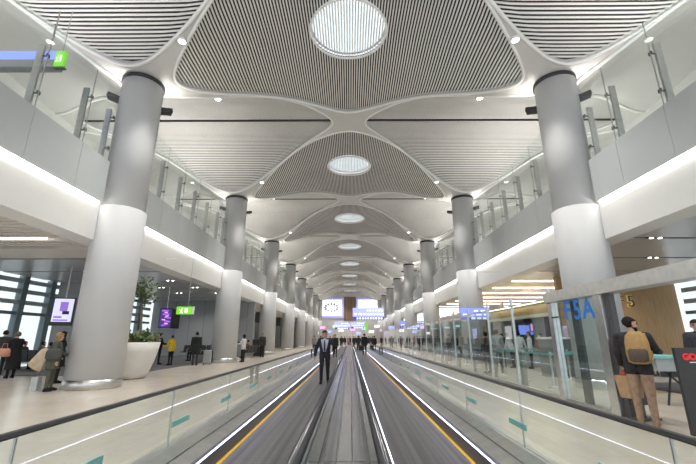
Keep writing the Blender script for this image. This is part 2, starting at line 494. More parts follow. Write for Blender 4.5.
# ---- columns
def make_column(x, y, label):
    t = thing('column', label, 'column', (x, y, 0), 0, 'round white columns of the hall')
    MB().smooth().lathe([(.70, 5.6), (.70, 10.72)], 40).build('shaft', M_col, t)
    MB().smooth().lathe([(.765, .26), (.765, 5.62), (.70, 5.66)], 40).build('cladding', M_col, t)
    MB().smooth().lathe([(.775, 0), (.775, .27)], 40).build('base_ring', M_steel, t)
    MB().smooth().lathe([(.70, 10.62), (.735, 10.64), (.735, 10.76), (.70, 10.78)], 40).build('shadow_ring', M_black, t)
    s = 1 if x > 0 else -1
    for ax, ay, rz in ((s*.80, -.36, 0), (-s*.66, .50, 0)):
        ux = Vector((ax, ay, 0)).normalized(); an = math.atan2(ux.y, ux.x)
        MB().cb((ux.x*.88, ux.y*.88, 9.93), (.40, .34, .15), an, 0, -.25).build('uplight', M_black, t)
    return t
c_pro = {}
for k in range(1, 9):
    for sx, nm in ((-1, 'left'), (1, 'right')):
        lab = 'round white column on the %s side, %s to the camera' % (nm, nth(k-1))
        if sx not in c_pro: c_pro[sx] = make_column(sx*A, k*P, lab)
        else: dup(c_pro[sx], (sx*A, k*P, 0), 0, lab)
        # lamps in the uplight boxes
        for ax, ay in ((sx*.92, -.40), (-sx*.75, .58)):
            n = Vector((ax, ay, 0)).normalized()
            spot((sx*A+n.x*1.02, k*P+n.y*1.02, 10.06), 40, 2.6, 1., up=True, r=.1)

# ------------------------------------------------------------------ balconies
Y0, Y1 = -3., YE
for sx, nm in ((-1, 'left'), (1, 'right')):
    X = lambda v: sx*v
    prof = [(X(8.14), 4.47), (X(8.9), 4.47), (X(8.9), 4.62), (X(15.6), 4.95), (X(15.6), 7.13), (X(8.14), 7.13)]
    if sx > 0: prof = prof[::-1]
    struct('trim_%d' % (1 if sx < 0 else 2), MB().prism_y(prof, Y0, Y1), M_white, 'white balcony edge running along the %s side of the hall' % nm, 'balcony')
    # upper back wall
    struct('wall_%s_upper' % nm, MB().box(min(X(15.6), X(15.8)), max(X(15.6), X(15.8)), Y0, Y1, 4.95, 13.4), M_white, 'pale wall of the %s upper corridor' % nm, 'wall')
clad = {}
for sx, nm in ((-1, 'left'), (1, 'right')):
    for k in range(0, 8):
        yb = k*P
        t = thing('balcony_balustrade', 'glass balustrade along the %s balcony, %s bay from the camera' % (nm, ORD[k] if k else 'first'), 'balustrade', (sx*8.05, yb, 0), 0, 'glass balustrades of the balconies')
        if sx not in clad:
            cuts = [.75]+[1.22+1.79*i for i in range(6)]+[11.5]
            q = [(MB().box(-.012, .012, cuts[i]+.008, cuts[i+1]-.008, 7.16, 9.72).mesh('glass_panel', M_glassb), MB().box(-.03, .03, cuts[i]+.006, cuts[i+1]-.006, 5.70, 7.16).mesh('cladding_panel', M_clad)) for i in range(7)]
            pm = MB().box(-.09, .09, -.03, .03, 7.13, 9.08).mesh('post', M_steel2)
            cm = MB().box(-.20, -.06, -.012, .012, -.02, .02).box(-.235, -.20, -.05, .05, -.05, .05).mesh('glass_clamp', M_dark)
            rod = MB().box(-.012, .012, -.010, .010, 7.16, 9.74).mesh('glass_edge', M_steel2)
            clad[sx] = (cuts, q, pm, cm, rod)
        cuts, q, pm, cm, rod = clad[sx]
        for g, c in q:
            link('glass_panel', g, t); link('cladding_panel', c, t)
        for i in range(7):
            y = cuts[i+1] if i < 6 else 11.32
            p = link('post', pm, t, (sx*.23, y+.02, 0))
            for z in (7.6, 8.75): link('glass_clamp', cm, p, (0, 0, z), 0 if sx > 0 else PI)
            if i < 6: link('glass_edge', rod, t, (0, y, 0))
        x0, x1 = (-.02, .34) if sx > 0 else (-.34, .02)
        MB().box(x0, x1, .75, 11.5, 7.135, 7.165).build('base_channel', M_dark, t)
led0 = {}
for sx, nm in ((-1, 'left'), (1, 'right')):
    for k in range(0, 8):
        lab = 'white light line under the %s balcony glass, %s bay from the camera' % (nm, ORD[k] if k else 'first')
        if sx not in led0:
            led0[sx] = MB().box(-.025, .025, .85, P-.85, -.035, .03).mesh('cove_light', M_led)
        o = link('cove_light', led0[sx], None, (sx*8.085, k*P, 5.655)); tag(o, lab, 'light', 'balcony light lines')

# ------------------------------------------------------------------ floor and lower side spaces
struct('floor', MB().box(-22, 22, -4, YE+.5, -.3, 0), M_floor, 'polished beige stone floor of the concourse', 'floor')
struct('floor_carpet_left', MB().box(-17.2, -8.95, 15.9, 33.3, 0, .012), M_carpet, 'dark grey carpet under the waiting area on the left', 'floor')
struct('floor_carpet_right', MB().box(9.0, 17.3, 7.6, 13.6, 0, .012), M_carpet, 'dark grey carpet of the gate area on the right', 'floor')

# lower ceilings. left: slatted bay, beam, then smooth panels with slots
mb = MB()
i = 0; y = -2.
while y < 12.9:
    if not (11.6 < y < 11.95): mb.mi(0).box(-17.2, -8.9, y, y+.18, 4.58, 4.66)
    y += .30
mb.mi(1).box(-17.2, -8.9, -3, 13.2, 4.70, 4.85)
struct('ceiling_slats_left', mb, [M_soffit, M_void2], 'beige slatted low ceiling over the left waiting area', 'ceiling')
struct('ceiling_beam_left', MB().box(-17.2, -8.9, 13.2, 14.85, 4.56, 4.85), M_soffit, 'beige ceiling beam crossing the left waiting area', 'ceiling')
def slot_ceiling(name, x0, x1, ys, ye, slots, m, label, w=.24):
    mb = MB(); y = ys
    for s in slots+[ye+w]:
        mb.mi(0).box(x0, x1, y, s-w/2, 4.60, 4.85); y = s+w/2
    for s in slots: mb.mi(1).box(x0, x1, s-w/2, s+w/2, 4.64, 4.85)
    struct(name, mb, [m, M_black], label, 'ceiling')
slL = [15.21, 18.3, 21.35, 24.4, 27.5, 30.6]
slot_ceiling('ceiling_panels_left', -17.2, -8.9, 14.85, 33.4, slL, M_metalc, 'smooth grey low ceiling with dark slots on the left')
slR = [-.3, 2.76, 5.83, 8.9, 11.95, 15.1, 18.25]
slot_ceiling('ceiling_panels_right', 8.9, 17.4, -3, 20.1, slR, M_metalc, 'smooth grey low ceiling with dark slots on the right')
mb = MB(); y = 20.1
struct('ceiling_lines_right', MB().box(8.9, 17.4, 20.1, YE, 4.62, 4.85), M_soffit, 'low ceiling with white light lines over the right side', 'ceiling')
struct('ceiling_far_left', MB().box(-17.2, -8.9, 33.6, YE, 4.62, 4.85), M_soffit, 'low ceiling beyond the grey cross wall on the left', 'ceiling')
ll = MB().box(-3.6, 3.6, -.05, .05, -.03, .03).mesh('ceiling_light_line', mat('line_lamp', (1,1,1), .5, emit=(1., .95, .92), es=3.))
tag(link('ceiling_light_line', ll, None, (-13.5, 11.85, 4.60)), 'single white light line in the slatted ceiling at far left', 'light')
for i in range(22):
    y = 21.6+i*3.02
    o = link('ceiling_light_line', ll, None, (12.95, y, 4.595))
    tag(o, 'white light line in the right low ceiling, %s line from the camera' % (ORD[i] if i else 'first') if i < 12 else 'far white light line deep in the right low ceiling', 'light', 'light lines of the right low ceiling')
# paired downlights in the slots
def slot_light(x, y, label):
    t = thing('slot_downlight', label, 'ceiling light', (x, y, 4.60), 0, 'paired downlights in the dark ceiling slots')
    MB().box(-.26, .26, -.07, .07, 0, .10).build('housing', M_black, t)
    for d in (-.14, .14): MB().lathe([(.055, -.004), (.055, .01)], 12, (d, 0, -.004)).build('lens', M_lamp, t)
    return t
sl0 = None
sd = [('left', -10.9, 18.3, 0), ('left', -12.9, 18.3, 1), ('left', -10.2, 21.35, 2), ('left', -12.2, 24.4, 3), ('left', -10.0, 24.4, 4), ('left', -9.6, 27.5, 5), ('left', -12.4, 27.5, 6),
      ('right', 10.05, 11.95, 0), ('right', 13.2, 11.95, 1), ('right', 9.3, 15.1, 2), ('right', 12.4, 15.1, 3)]
for nm, x, y, i in sd:
    col = 'nearer hall' if abs(x) < 11 else 'nearer windows'
    lab = 'pair of small downlights in the %s slot of the %s low ceiling, %s' % (ORD[[15.21,18.3,21.35,24.4,27.5].index(y)] if nm == 'left' else ORD[[11.95,15.1].index(y)], nm, col)
    if sl0 is None: sl0 = slot_light(x, y, lab)
    else: dup(sl0, (x, y, 4.60), 0, lab)
for x, y in ((-12.5, 6), (-12.5, 12), (-12.5, 18.3), (-12.5, 24.4), (-12.5, 30.6), (12.8, 5.9), (12.8, 11.95), (12.8, 18.3), (12.8, 26), (12.8, 35), (-10.3, 40), (-10.3, 52), (12.8, 48), (12.8, 62), (12.8, 80)):
    spot((x, y, 4.5), 230, 2.7, 1., r=.25)

# glass facades (left and right), overcast sky behind
def facade(sx, y0, y1, nm, first, n0):
    X = 17.3*sx; bays = int(round((y1-y0)/1.95)); d = (y1-y0)/bays
    for i in range(bays):
        ya, yb = y0+i*d, y0+(i+1)*d
        t = D.objects.new('window_%d' % (n0+i), None); COL.objects.link(t); t.location = (X, ya, 0)
        t['kind'] = 'structure'; t['label'] = 'tall window bay of the %s facade' % nm; t['category'] = 'window'
        MB().box(-.02, .02, .12, d-.12, .1, 4.6).build('pane', M_glass, t)
        mb = MB().box(-.16, .16, -.17, .17, 0, 4.62)
        mb.build('mullion', M_mull, t)
        for z in (2.62,): MB().box(-.10, .10, .17, d-.17, z, z+.16).build('transom', M_mull, t)
        for z in (3.15, 3.72, 4.25): MB().box(-.05-.2*sx*0, .05, .17, d-.17, z, z+.22).build('louvre', M_louv, t)
facade(-1, 6.5, 33.3, 'left', 0, 1)
facade(1, 5.6, 19.9, 'right', 0, 30)
# cross wall on the left with vertical joints
mb = MB().mi(0).box(-17.2, -8.3, 33.4, 33.6, 0, 4.62)
for i in range(7): mb.mi(1).box(-16.4+i*1.25, -16.38+i*1.25, 33.385, 33.4, 0, 4.6)
struct('wall_left_cross', mb, [M_wallg, M_dark], 'grey panelled cross wall closing the left waiting area', 'wall')
struct('wall_left', MB().box(-12.2, -12., 33.6, YE, 0, 4.62), M_wallg, 'grey wall along the far left side', 'wall')
struct('wall_right', MB().box(14.4, 14.6, 36.2, YE, 0, 4.62), M_soffit, 'beige wall along the far right side', 'wall')
# grey pier in front of the left facade
struct('wall_pier_left', MB().box(-16.9, -15.6, 21.9, 23.0, 0, 4.62), M_wallg, 'grey pier in front of the left windows', 'wall')
# right wood volumes
struct('wall_wood_gate', MB().box(11.0, 17.2, 20.0, 20.25, 0, 4.62), M_wood, 'wood veneer wall behind the gate on the right', 'wall')
mb = MB()
mb.box(11, 11.2, 20.25, 21.0, 0, 3.4).box(11, 11.2, 30.3, 36, 0, 3.4).box(11, 11.2, 21.0, 30.3, 2.78, 3.4).box(11, 14.4, 20.25, 36, 3.3, 3.42)
struct('wall_wood_control', mb, M_wood, 'wood veneer wall around the white framed opening on the right', 'wall')
mb = MB().box(10.90, 11.22, 21.0, 30.3, 2.62, 2.80).box(10.90, 11.22, 20.84, 21.0, 0, 2.80).box(10.90, 11.22, 30.3, 30.4, 0, 2.78)
struct('trim_opening', mb, M_trim, 'white frame of the wide opening in the wood wall', 'trim')
struct('wall_control_back', MB().box(14.2, 14.4, 20.3, 36, 0, 3.3), M_dark, 'dark back wall inside the framed opening', 'wall')
tag(MB().box(10.74, 10.80, 20.4, 35.8, 3.42, 3.47).build('cove_light', mat('warm_cove', (1,1,1), .5, emit=(1., .84, .45), es=13.)), 'warm light line along the top of the wood wall on the right', 'light')
for z, y in ((2.2, 23), (2.2, 26), (2.2, 29)):
    spot((12.6, y, 3.2), 60, 2.4, 1.)

# far end wall with two screens
struct('wall_back', MB().box(-22, 22, YE, YE+.3, 0, 14), M_white, 'white end wall of the hall', 'wall')
struct('wall_back_panel', MB().box(-1.65, 1.65, YE-.15, YE, 5.9, 12.3), M_brown, 'brown panel between the two large screens on the end wall', 'wall panel')
def emblem(parent, r, z):
    mb = MB()
    for i in range(14):
        a = 2*PI*i/14
        mb.cb((r*math.cos(a), -.01, z+r*.62*math.sin(a)), (.5, .02, .32), 0, 0, a)
    mb.build('emblem', M_sgrey, parent)
for sx, lab in ((-1, 'large white screen with a grey ring emblem, left on the end wall'), (1, 'large white screen right of the brown panel on the end wall')):
    t = thing('video_wall', lab, 'screen', (sx*5.05, YE-.2, 0), 0, 'large screens on the end wall')
    MB().box(-3.35, 3.35, -.08, .15, 6.7, 11.9).build('frame', mat('screen_lavender', (.3, .3, .6), .4, emit=(.36, .36, .72), es=.9), t)
    MB().box(-2.85, 2.85, -.14, -.08, 7.2, 11.5).build('display', M_swhite, t)
    if sx < 0:
        o = D.objects.new('tmp', None)
        mb = MB()
        for i in range(12):
            a = 2*PI*i/12
            mb.cb((1.7*math.cos(a), -.18, 9.4+.95*math.sin(a)), (.62, .03, .42), 0, 0, -a)
        mb.build('emblem', mat('emblem_grey', (.2, .2, .24), .4, emit=(.3, .3, .4), es=.3), t)
        D.objects.remove(o)

# ------------------------------------------------------------------ moving walkways
WY0, WY1 = -2.2, 62.
GL = 2.09
for sx, nm in ((-1, 'left'), (1, 'right')):
    X = lambda a, b: (min(sx*a, sx*b), max(sx*a, sx*b))
    t = thing('moving_walkway', 'long moving walkway with ribbed grey belt %s of the steel divider' % nm, 'moving walkway', (0, 0, 0), 0, 'moving walkways')
    MB().box(*X(.50, 1.52), WY0, WY1, .0, .025).build('belt', M_belt, t)
    MB().box(*X(1.475, 1.525), WY0, WY1, .025, .034).build('yellow_edge', M_yellow, t)
    pr = [(sx*1.53, .0), (sx*1.555, .215), (sx*1.60, .215), (sx*1.60, 0.)]
    mb = MB().prism_y(pr if sx < 0 else pr[::-1], WY0, WY1); mb.build('skirt', mat('skirt_steel', (.16, .16, .22), .35, .7, noise=.1), t)
    MB().box(*X(1.544, 1.552), WY0, WY1, .181, .191).build('light_strip', M_ledb, t)
    pr = [(sx*1.58, .0), (sx*1.58, .215), (sx*1.74, .265), (sx*1.74, .0)]
    MB().prism_y(pr if sx < 0 else pr[::-1], WY0, WY1).build('inner_deck', M_steel2, t)
    pr = [(sx*1.75, .0), (sx*1.75, .27), (sx*1.905, .31), (sx*2.02, .31), (sx*2.08, 0.)]
    MB().prism_y(pr if sx < 0 else pr[::-1], WY0, WY1).build('outer_deck', M_steel, t)
    gm = MB().box(-.007, .007, .008, GL-.008, .31, .88).mesh('glass_panel', M_glassb)
    sm = MB().box(-.009, .009, -.22, .22, .485, .545).mesh('sticker', M_teal)
    n = int((WY1-WY0)/GL)
    for i in range(n):
        g = link('glass_panel', gm, t, (sx*1.945, WY0+.5+i*GL, 0))
    jm_ = MB().box(-.008, .008, -.006, .006, .31, .88).mesh('glass_joint', M_steel2)
    for i in range(n): link('glass_joint', jm_, t, (sx*1.945, WY0+.5+i*GL, 0))
    off = 4.85 if sx < 0 else 4.7
    for i in range(-3, 20):
        link('sticker', sm, t, (sx*1.945, off+i*1.68, 0))
    hp = [(sx*1.919, .897), (sx*1.926, .916), (sx*1.945, .922), (sx*1.964, .916), (sx*1.971, .897), (sx*1.964, .884), (sx*1.926, .884)]
    MB().prism_y(hp if sx < 0 else hp[::-1], WY0, WY1).build('handrail', M_rubber, t)
    # inner balustrade
    MB().box(*X(.44, .50), WY0, WY1, 0, .185).build('inner_skirt', M_steel2, t)
    MB().box(*X(.496, .502), WY0, WY1, .182, .192).build('inner_light_strip', M_ledb, t)
    MB().box(*X(.195, .21), WY0, WY1, .44, .87).build('inner_balustrade', M_glassd, t)
    hp = [(sx*.178, .895), (sx*.19, .93), (sx*.21, .94), (sx*.228, .93), (sx*.238, .89), (sx*.228, .87), (sx*.19, .87)]
    MB().smooth().prism_y(hp if sx < 0 else hp[::-1], WY0, WY1).build('inner_handrail', mat('inner_rail', (.06, .06, .065), .22, .3), t)
t = thing('walkway_divider', 'stainless steel divider deck between the two moving walkways', 'divider', (0, 0, 0))
pr = [(-.46, 0), (-.44, .2), (-.215, .44), (.215, .44), (.44, .2), (.46, 0)]
MB().prism_y(pr[::-1], WY0, WY1).build('body', M_steel2, t)
for x0, x1 in ((-.175, -.075), (-.06, .06), (.075, .175)):
    for i in range(24):
        y = WY0+.4+i*2.66
        MB().box(x0, x1, y+.012, y+2.648, .44, .462).build('deck_plate', M_plate, t)

# ------------------------------------------------------------------ people
def limb_dir(flex, abd, s): return Vector((s*math.sin(abd), math.sin(flex)*math.cos(abd), -math.cos(flex)*math.cos(abd)))
DEF = dict(lh=0, lk=0, rh=0, rk=0, la=0, le=.15, ra=0, re=.15, lab=.12, rab=.12, lean=0., turn=0., nod=0.)
def make_person(label, loc, rz, H=1.75, pose=None, jacket=(.03,.03,.035), trousers=(.02,.02,.025), shoes=(.015,.015,.015), skin=0, hair=(.02,.015,.012), style='short',
                vox=.02, coat=0., shirt=None, tie=None, beard=False, woman=False, hood=None, sleeves=True, group=None, face=True, wide=1.0):
    p = dict(DEF); p.update(pose or {})
    caps = []  # p0,r0,p1,r1,tag
    def cap(a, ra, b, rb, tag): caps.append((Vector(a), ra, Vector(b), rb, tag))
    hipz = .93; sw = (.165 if woman else .185)*wide; w = wide
    R = Matrix.Rotation(-p['lean'], 3, 'X')
    base = Vector((0, 0, hipz))
    def T(x, y, z): return base + R @ Vector((x, y, z-hipz))
    ends = []
    for s, hf, kf in ((-1, p['lh'], p['lk']), (1, p['rh'], p['rk'])):
        hp = Vector((s*.09, 0, hipz-.02)); kn = hp+limb_dir(hf, .03, s)*.43; an = kn+limb_dir(hf-kf, .0, s)*.41
        cap(hp, .098*w, kn, .062*w, 'leg'); cap(kn, .060*w, an, .042, 'shin')
        fd = Vector((s*.03, 1, 0)).normalized() if p.get('flat', True) else Vector((0, 1, 0))
        toe = an+fd*.15+Vector((0, 0, -.045)); heel = an+fd*-.03+Vector((0, 0, -.05))
        if hf-kf < -.35: toe = an+Vector((0, .09, -.13)); heel = an+Vector((0, -.03, -.02))
        cap(an, .044, heel, .036, 'foot'); cap(heel, .036, toe, .032, 'foot'); cap(an, .042, toe, .03, 'foot')
        ends += [toe.z-.032, heel.z-.036]
    for s in (-1, 1):
        cap((s*.07, 0, hipz), .105*w, T(s*.075, -.0, 1.10), .098*w, 'hip')
        cap(T(s*.075, 0, 1.10), .098*w, T(s*.088, 0, 1.32), .108*w, 'torso')
    cap(T(-.1, .0, 1.36), .095*w, T(.1, .0, 1.36), .095*w, 'torso')
    cap(T(-sw+.02, -.01, 1.405), .066, T(sw-.02, -.01, 1.405), .066, 'torso')
    if woman: cap(T(-.07, .07, 1.28), .06, T(.07, .07, 1.28), .06, 'torso')
    cap(T(0, -.01, 1.42), .066, T(0, .0, 1.52), .054, 'neck')
    tz = Matrix.Rotation(-p['turn'], 3, 'Z') @ Matrix.Rotation(-p['nod'], 3, 'X'); hb = T(0, .005, 1.53)
    def Hd(x, y, z): return hb + tz @ Vector((x, y, z))
    cap(Hd(0, -.018, .125), .088, Hd(0, .012, .10), .082, 'head'); cap(Hd(0, .03, .105), .078, Hd(0, .035, .015), .058, 'head'); cap(Hd(-.02, .062, -.005), .032, Hd(.02, .062, -.005), .032, 'head')
    cap(Hd(0, .085, .09), .014, Hd(0, .112, .055), .018, 'head')
    cap(Hd(-.016, .083, .024), .014, Hd(.016, .083, .024), .014, 'head')
    for s in (-1, 1): cap(Hd(s*.086, -.005, .085), .018, Hd(s*.083, .0, .045), .014, 'head')
    hands = {}
    for s, fl, el, ab in ((-1, p['la'], p['le'], p['lab']), (1, p['ra'], p['re'], p['rab'])):
        sh = T(s*sw, -.01, 1.40); d1 = R @ limb_dir(fl, ab, s); e = sh+d1*.29
        inw = p.get('lin' if s < 0 else 'rin', 0.)
        d2 = R @ limb_dir(fl+el, ab*.4-inw, s); wr = e+d2*.25
        cap(sh, .062*w, e, .046*w, 'arm'); cap(e, .045*w, wr, .031, 'arm')
        side = Vector((0, 1, 0)) if abs(d2.y) < .8 else Vector((0, 0, 1)); side = (side-d2*side.dot(d2)).normalized(); nrm = d2.cross(side)*s
        pe = wr+d2*.085
        for o in (-.022, .0, .022): cap(wr+d2*.01+side*o*.5, .019, pe+side*o, .015, 'hand')
        for o, L in ((-.030, .058), (-.010, .070), (.011, .076), (.031, .066)):
            k1 = pe+side*o+d2*L*.5-nrm*.008; k2 = k1+d2*L*.38-nrm*.022
            cap(pe+side*o, .0095, k1, .009, 'hand'); cap(k1, .009, k2, .008, 'hand')
        th = wr+d2*.03+side*.028; cap(th, .013, th+side*.028+d2*.03, .0105, 'hand'); cap(th+side*.028+d2*.03, .0105, th+side*.03+d2*.062, .009, 'hand')
        hands[s] = pe+d2*.03
    dz = -min(ends)
    sc = H/1.775
    # union of tapered limbs -> one continuous skin
    vs = []; fs = []
    nr = 10
    for a, ra, b, rb, tg in caps:
        ax = (b-a); L = ax.length
        if L < 1e-5: ax = Vector((0, 0, 1)); L = 1e-5
        ax = ax/L; u = ax.orthogonal().normalized(); v = ax.cross(u); o = len(vs); rings = []
        for t in (-80, -50, -20): rings.append((a+ax*ra*math.sin(rad(t)), ra*math.cos(rad(t))))
        for t in (20, 50, 80): rings.append((b+ax*rb*math.sin(rad(t)), rb*math.cos(rad(t))))
        for c, r in rings:
            for k in range(nr):
                q = 2*PI*k/nr; vs.append(c+(u*math.cos(q)+v*math.sin(q))*r)
        for j in range(5):
            for k in range(nr): fs.append((o+j*nr+k, o+j*nr+(k+1) % nr, o+(j+1)*nr+(k+1) % nr, o+(j+1)*nr+k))
        fs.append(tuple(o+k for k in range(nr))[::-1]); fs.append(tuple(o+5*nr+k for k in range(nr)))
    me = D.meshes.new('tmp'); me.from_pydata(vs, [], fs); me.update()
    ob = D.objects.new('tmp', me); COL.objects.link(ob)
    rm = ob.modifiers.new('r', 'REMESH'); rm.mode = 'VOXEL'; rm.voxel_size = vox; rm.use_smooth_shade = True
    sm = ob.modifiers.new('s', 'SMOOTH'); sm.factor = .5; sm.iterations = 2 if vox > .012 else 3
    dg = bpy.context.evaluated_depsgraph_get(); dg.update()
    bm_ = D.meshes.new_from_object(ob.evaluated_get(dg)); D.objects.remove(ob); D.meshes.remove(me)
    n = len(bm_.vertices); V = np.empty(n*3); bm_.vertices.foreach_get('co', V); V = V.reshape(-1, 3)
    NN = np.empty(n*3); bm_.vertices.foreach_get('normal', NN); NN = NN.reshape(-1, 3)
    F = [tuple(pl.vertices) for pl in bm_.polygons]
    C = np.array([V[list(f)].mean(0) for f in F])
    best = np.full(len(C), 1e9); tagi = np.zeros(len(C), int); tags = ['leg', 'shin', 'foot', 'hip', 'torso', 'neck', 'head', 'arm', 'hand']
    for a, ra, b, rb, tg in caps:
        a_ = np.array(a); d = np.array(b)-a_; L2 = max(1e-9, d@d); t = np.clip((C-a_)@d/L2, 0, 1)
        ds = np.linalg.norm(C-(a_+t[:, None]*d), axis=1)-(ra+(rb-ra)*t)
        u = ds < best; best[u] = ds[u]; tagi[u] = tags.index(tg)
    is_ = lambda *k: np.isin(tagi, [tags.index(x) for x in k])
    hl = np.array([list(tz.transposed() @ (Vector(c)-hb)) for c in C])     # head-local
    tl = np.array([list(R.transposed() @ (Vector(c)-base)) for c in C]); tl[:, 2] += hipz
    def xf(P_): return (P_+np.array([0, 0, dz]))*sc
    root = thing('person', label, 'person', loc, rz, group)
    sk = SKINS[skin]
    jm, tm, shm = fab(jacket), fab(trousers), fab(shoes)
    # body: one continuous mesh, skin everywhere
    mi = np.zeros(len(F), int)
    mi[is_('torso', 'arm', 'hip')] = 1; mi[is_('leg', 'shin')] = 2; mi[is_('foot')] = 3
    bm_.vertices.foreach_set('co', xf(V).ravel())
    bm_.materials.clear()
    for m_ in (sk, jm, tm, shm): bm_.materials.append(m_)
    bm_.polygons.foreach_set('material_index', mi); bm_.polygons.foreach_set('use_smooth', [True]*len(F)); bm_.update()
    bm_.name = 'body'
    link('body', bm_, root)
    def shell(name, mask, off, m_, offs=None):
        idx = np.nonzero(mask)[0]
        if len(idx) < 4: return None
        used = sorted({v for i in idx for v in F[i]}); mp = {v: k for k, v in enumerate(used)}
        o = off if offs is None else offs[used][:, None]
        Vo = V[used]+NN[used]*o; Vi = V[used]+NN[used]*.001; k = len(used)
        fs2 = [tuple(mp[v] for v in F[i]) for i in idx]
        ec = {}
        for f in fs2:
            for a, b in zip(f, f[1:]+f[:1]): ec[(a, b)] = 1
        rim = [(b, a, a+k, b+k) for a, b in ec if (b, a) not in ec]
        me2 = D.meshes.new(name); me2.from_pydata([tuple(x) for x in xf(np.vstack([Vo, Vi]))], [], fs2+rim)
        me2.materials.append(m_); me2.polygons.foreach_set('use_smooth', [True]*(len(fs2)+len(rim))); me2.update()
        return link(name, me2, root)
    hem = coat if coat else .86
    # trousers
    shell('trousers', is_('leg', 'shin', 'hip') & (tl[:, 2] < 1.03) & ~is_('torso'), .010, tm)
    jmask = (is_('torso', 'hip') & (tl[:, 2] > .86)) | (is_('arm') if sleeves else np.zeros(len(F), bool))
    if not coat: jmask |= is_('leg') & (C[:, 2] > .80) & (p['lh'] < .5)
    opening = np.zeros(len(F), bool)
    if shirt:
        opening = is_('torso', 'neck', 'hip') & (tl[:, 1] > .045) & (np.abs(tl[:, 0]) < .02+.11*np.clip((tl[:, 2]-.90)/.5, 0, 1)) & (tl[:, 2] > .93)
        shell('shirt', is_('torso', 'neck', 'hip') & (tl[:, 2] > .93) & (tl[:, 1] > 0.0) & (np.abs(tl[:, 0]) < .17) & ~(is_('neck') & (tl[:, 2] > 1.47)), .006, fab(shirt))
    jk = shell('coat' if coat else 'jacket', jmask & ~opening, .020, jm)
    if shirt is None: shell('collar', is_('neck') & (tl[:, 2] < 1.49), .016, jm)
    if coat:
        prof = [(1.0, 1.10), (1.06, .98), (1.12, .85), (1.22, .68), (1.30, hem)]
        prof = [q for q in prof if q[1] >= hem]
        mb = MB().smooth(); rings = []
        n_ = 24; vv = []; ff = []
        for q, z in prof:
            for i in range(n_):
                a = 2*PI*i/n_; k = base+R @ Vector((q*.205*w*math.cos(a), q*.145*w*math.sin(a), z-hipz)); vv.append(tuple((k+Vector((0, 0, dz)))*sc))
        for j in range(len(prof)-1):
            for i in range(n_): ff.append((j*n_+i, (j+1)*n_+i, (j+1)*n_+(i+1) % n_, j*n_+(i+1) % n_))
        mb.add(vv, ff); mb.build('coat_skirt', jm, root)
    # shoes
    for s in (-1, 1): shell('shoe', is_('foot') & (C[:, 0]*s > 0), .008, shm)
    hm = fab(hair)
    if hood is not None:
        shell('hood', is_('head', 'neck') & ~((hl[:, 1] > .055) & (hl[:, 2] < .155)), .022, fab(hood))
    elif style == 'short':
        shell('hair', is_('head') & ((hl[:, 2] > .135) | ((hl[:, 1] < -.015) & (hl[:, 2] > .035))) & ~((np.abs(hl[:, 0]) > .084) & (hl[:, 2] < .10)), .012, hm)
    elif style == 'long':
        shell('hair', (is_('head', 'neck') & ((hl[:, 2] > .135) | (hl[:, 1] < .01)) & (hl[:, 2] > -.07)), .024, hm)
    elif style == 'hat':
        shell('knit_hat', is_('head') & ((hl[:, 2] > .11) | ((hl[:, 1] < 0) & (hl[:, 2] > .05))), .018, hm)
    if beard: shell('beard', is_('head') & (hl[:, 2] < .032) & (hl[:, 1] > -.01) & ~((hl[:, 1] > .085) & (hl[:, 2] > .02)), .006, hm)
    if face and vox < .015:
        for s in (-1, 1):
            c = Hd(s*.033, .101, .088); mb = MB().smooth().ball(xf(np.array(c)), .0105*sc); mb.build('eye', M_black, root)
            a = xf(np.array(Hd(s*.018, .105, .112))); b = xf(np.array(Hd(s*.052, .092, .112))); MB().tube([a, b], .005, 6).build('eyebrow', hm, root)
        a = xf(np.array(Hd(-.024, .098, .014))); b = xf(np.array(Hd(.024, .098, .014))); MB().tube([a, xf(np.array(Hd(0, .103, .014))), b], .005, 6).build('mouth', mat('lips', (.36, .14, .12), .5), root)
    if tie:
        a = xf(np.array(T(0, .135, 1.42))); b = xf(np.array(T(0, .142, 1.25))); c = xf(np.array(T(0, .130, 1.05)))
        MB().tube([a, b, c], [.016, .026, .034], 6).build('tie', fab(tie), root)
    root['_hl'] = 0; del root['_hl']
    M = Matrix.Translation(loc) @ Matrix.Rotation(rz, 4, 'Z')
    wh = {s: M @ Vector(xf(np.array(hands[s]))) for s in hands}
    return root, wh, (lambda x, y, z: M @ Vector(xf(np.array(T(x, y, z)))))
BLK = (.02, .02, .022)
exec_people = True

# 1 businessman walking towards the camera, phone at his ear
root, wh, tp = make_person('man in dark suit walking on the left walkway with one hand raised to his face', (-.79, 13.1, .025), PI-.05, 1.70,
    dict(lh=-.08, lk=.12, rh=.20, rk=.10, ra=-.15, re=.2, rab=.42, la=.75, le=1.95, lab=.75, lin=.55, turn=-.55), jacket=(.022, .022, .03), trousers=(.018, .018, .026), shirt=(.50, .53, .60), tie=(.05, .05, .09), vox=.009, skin=1)
root = None
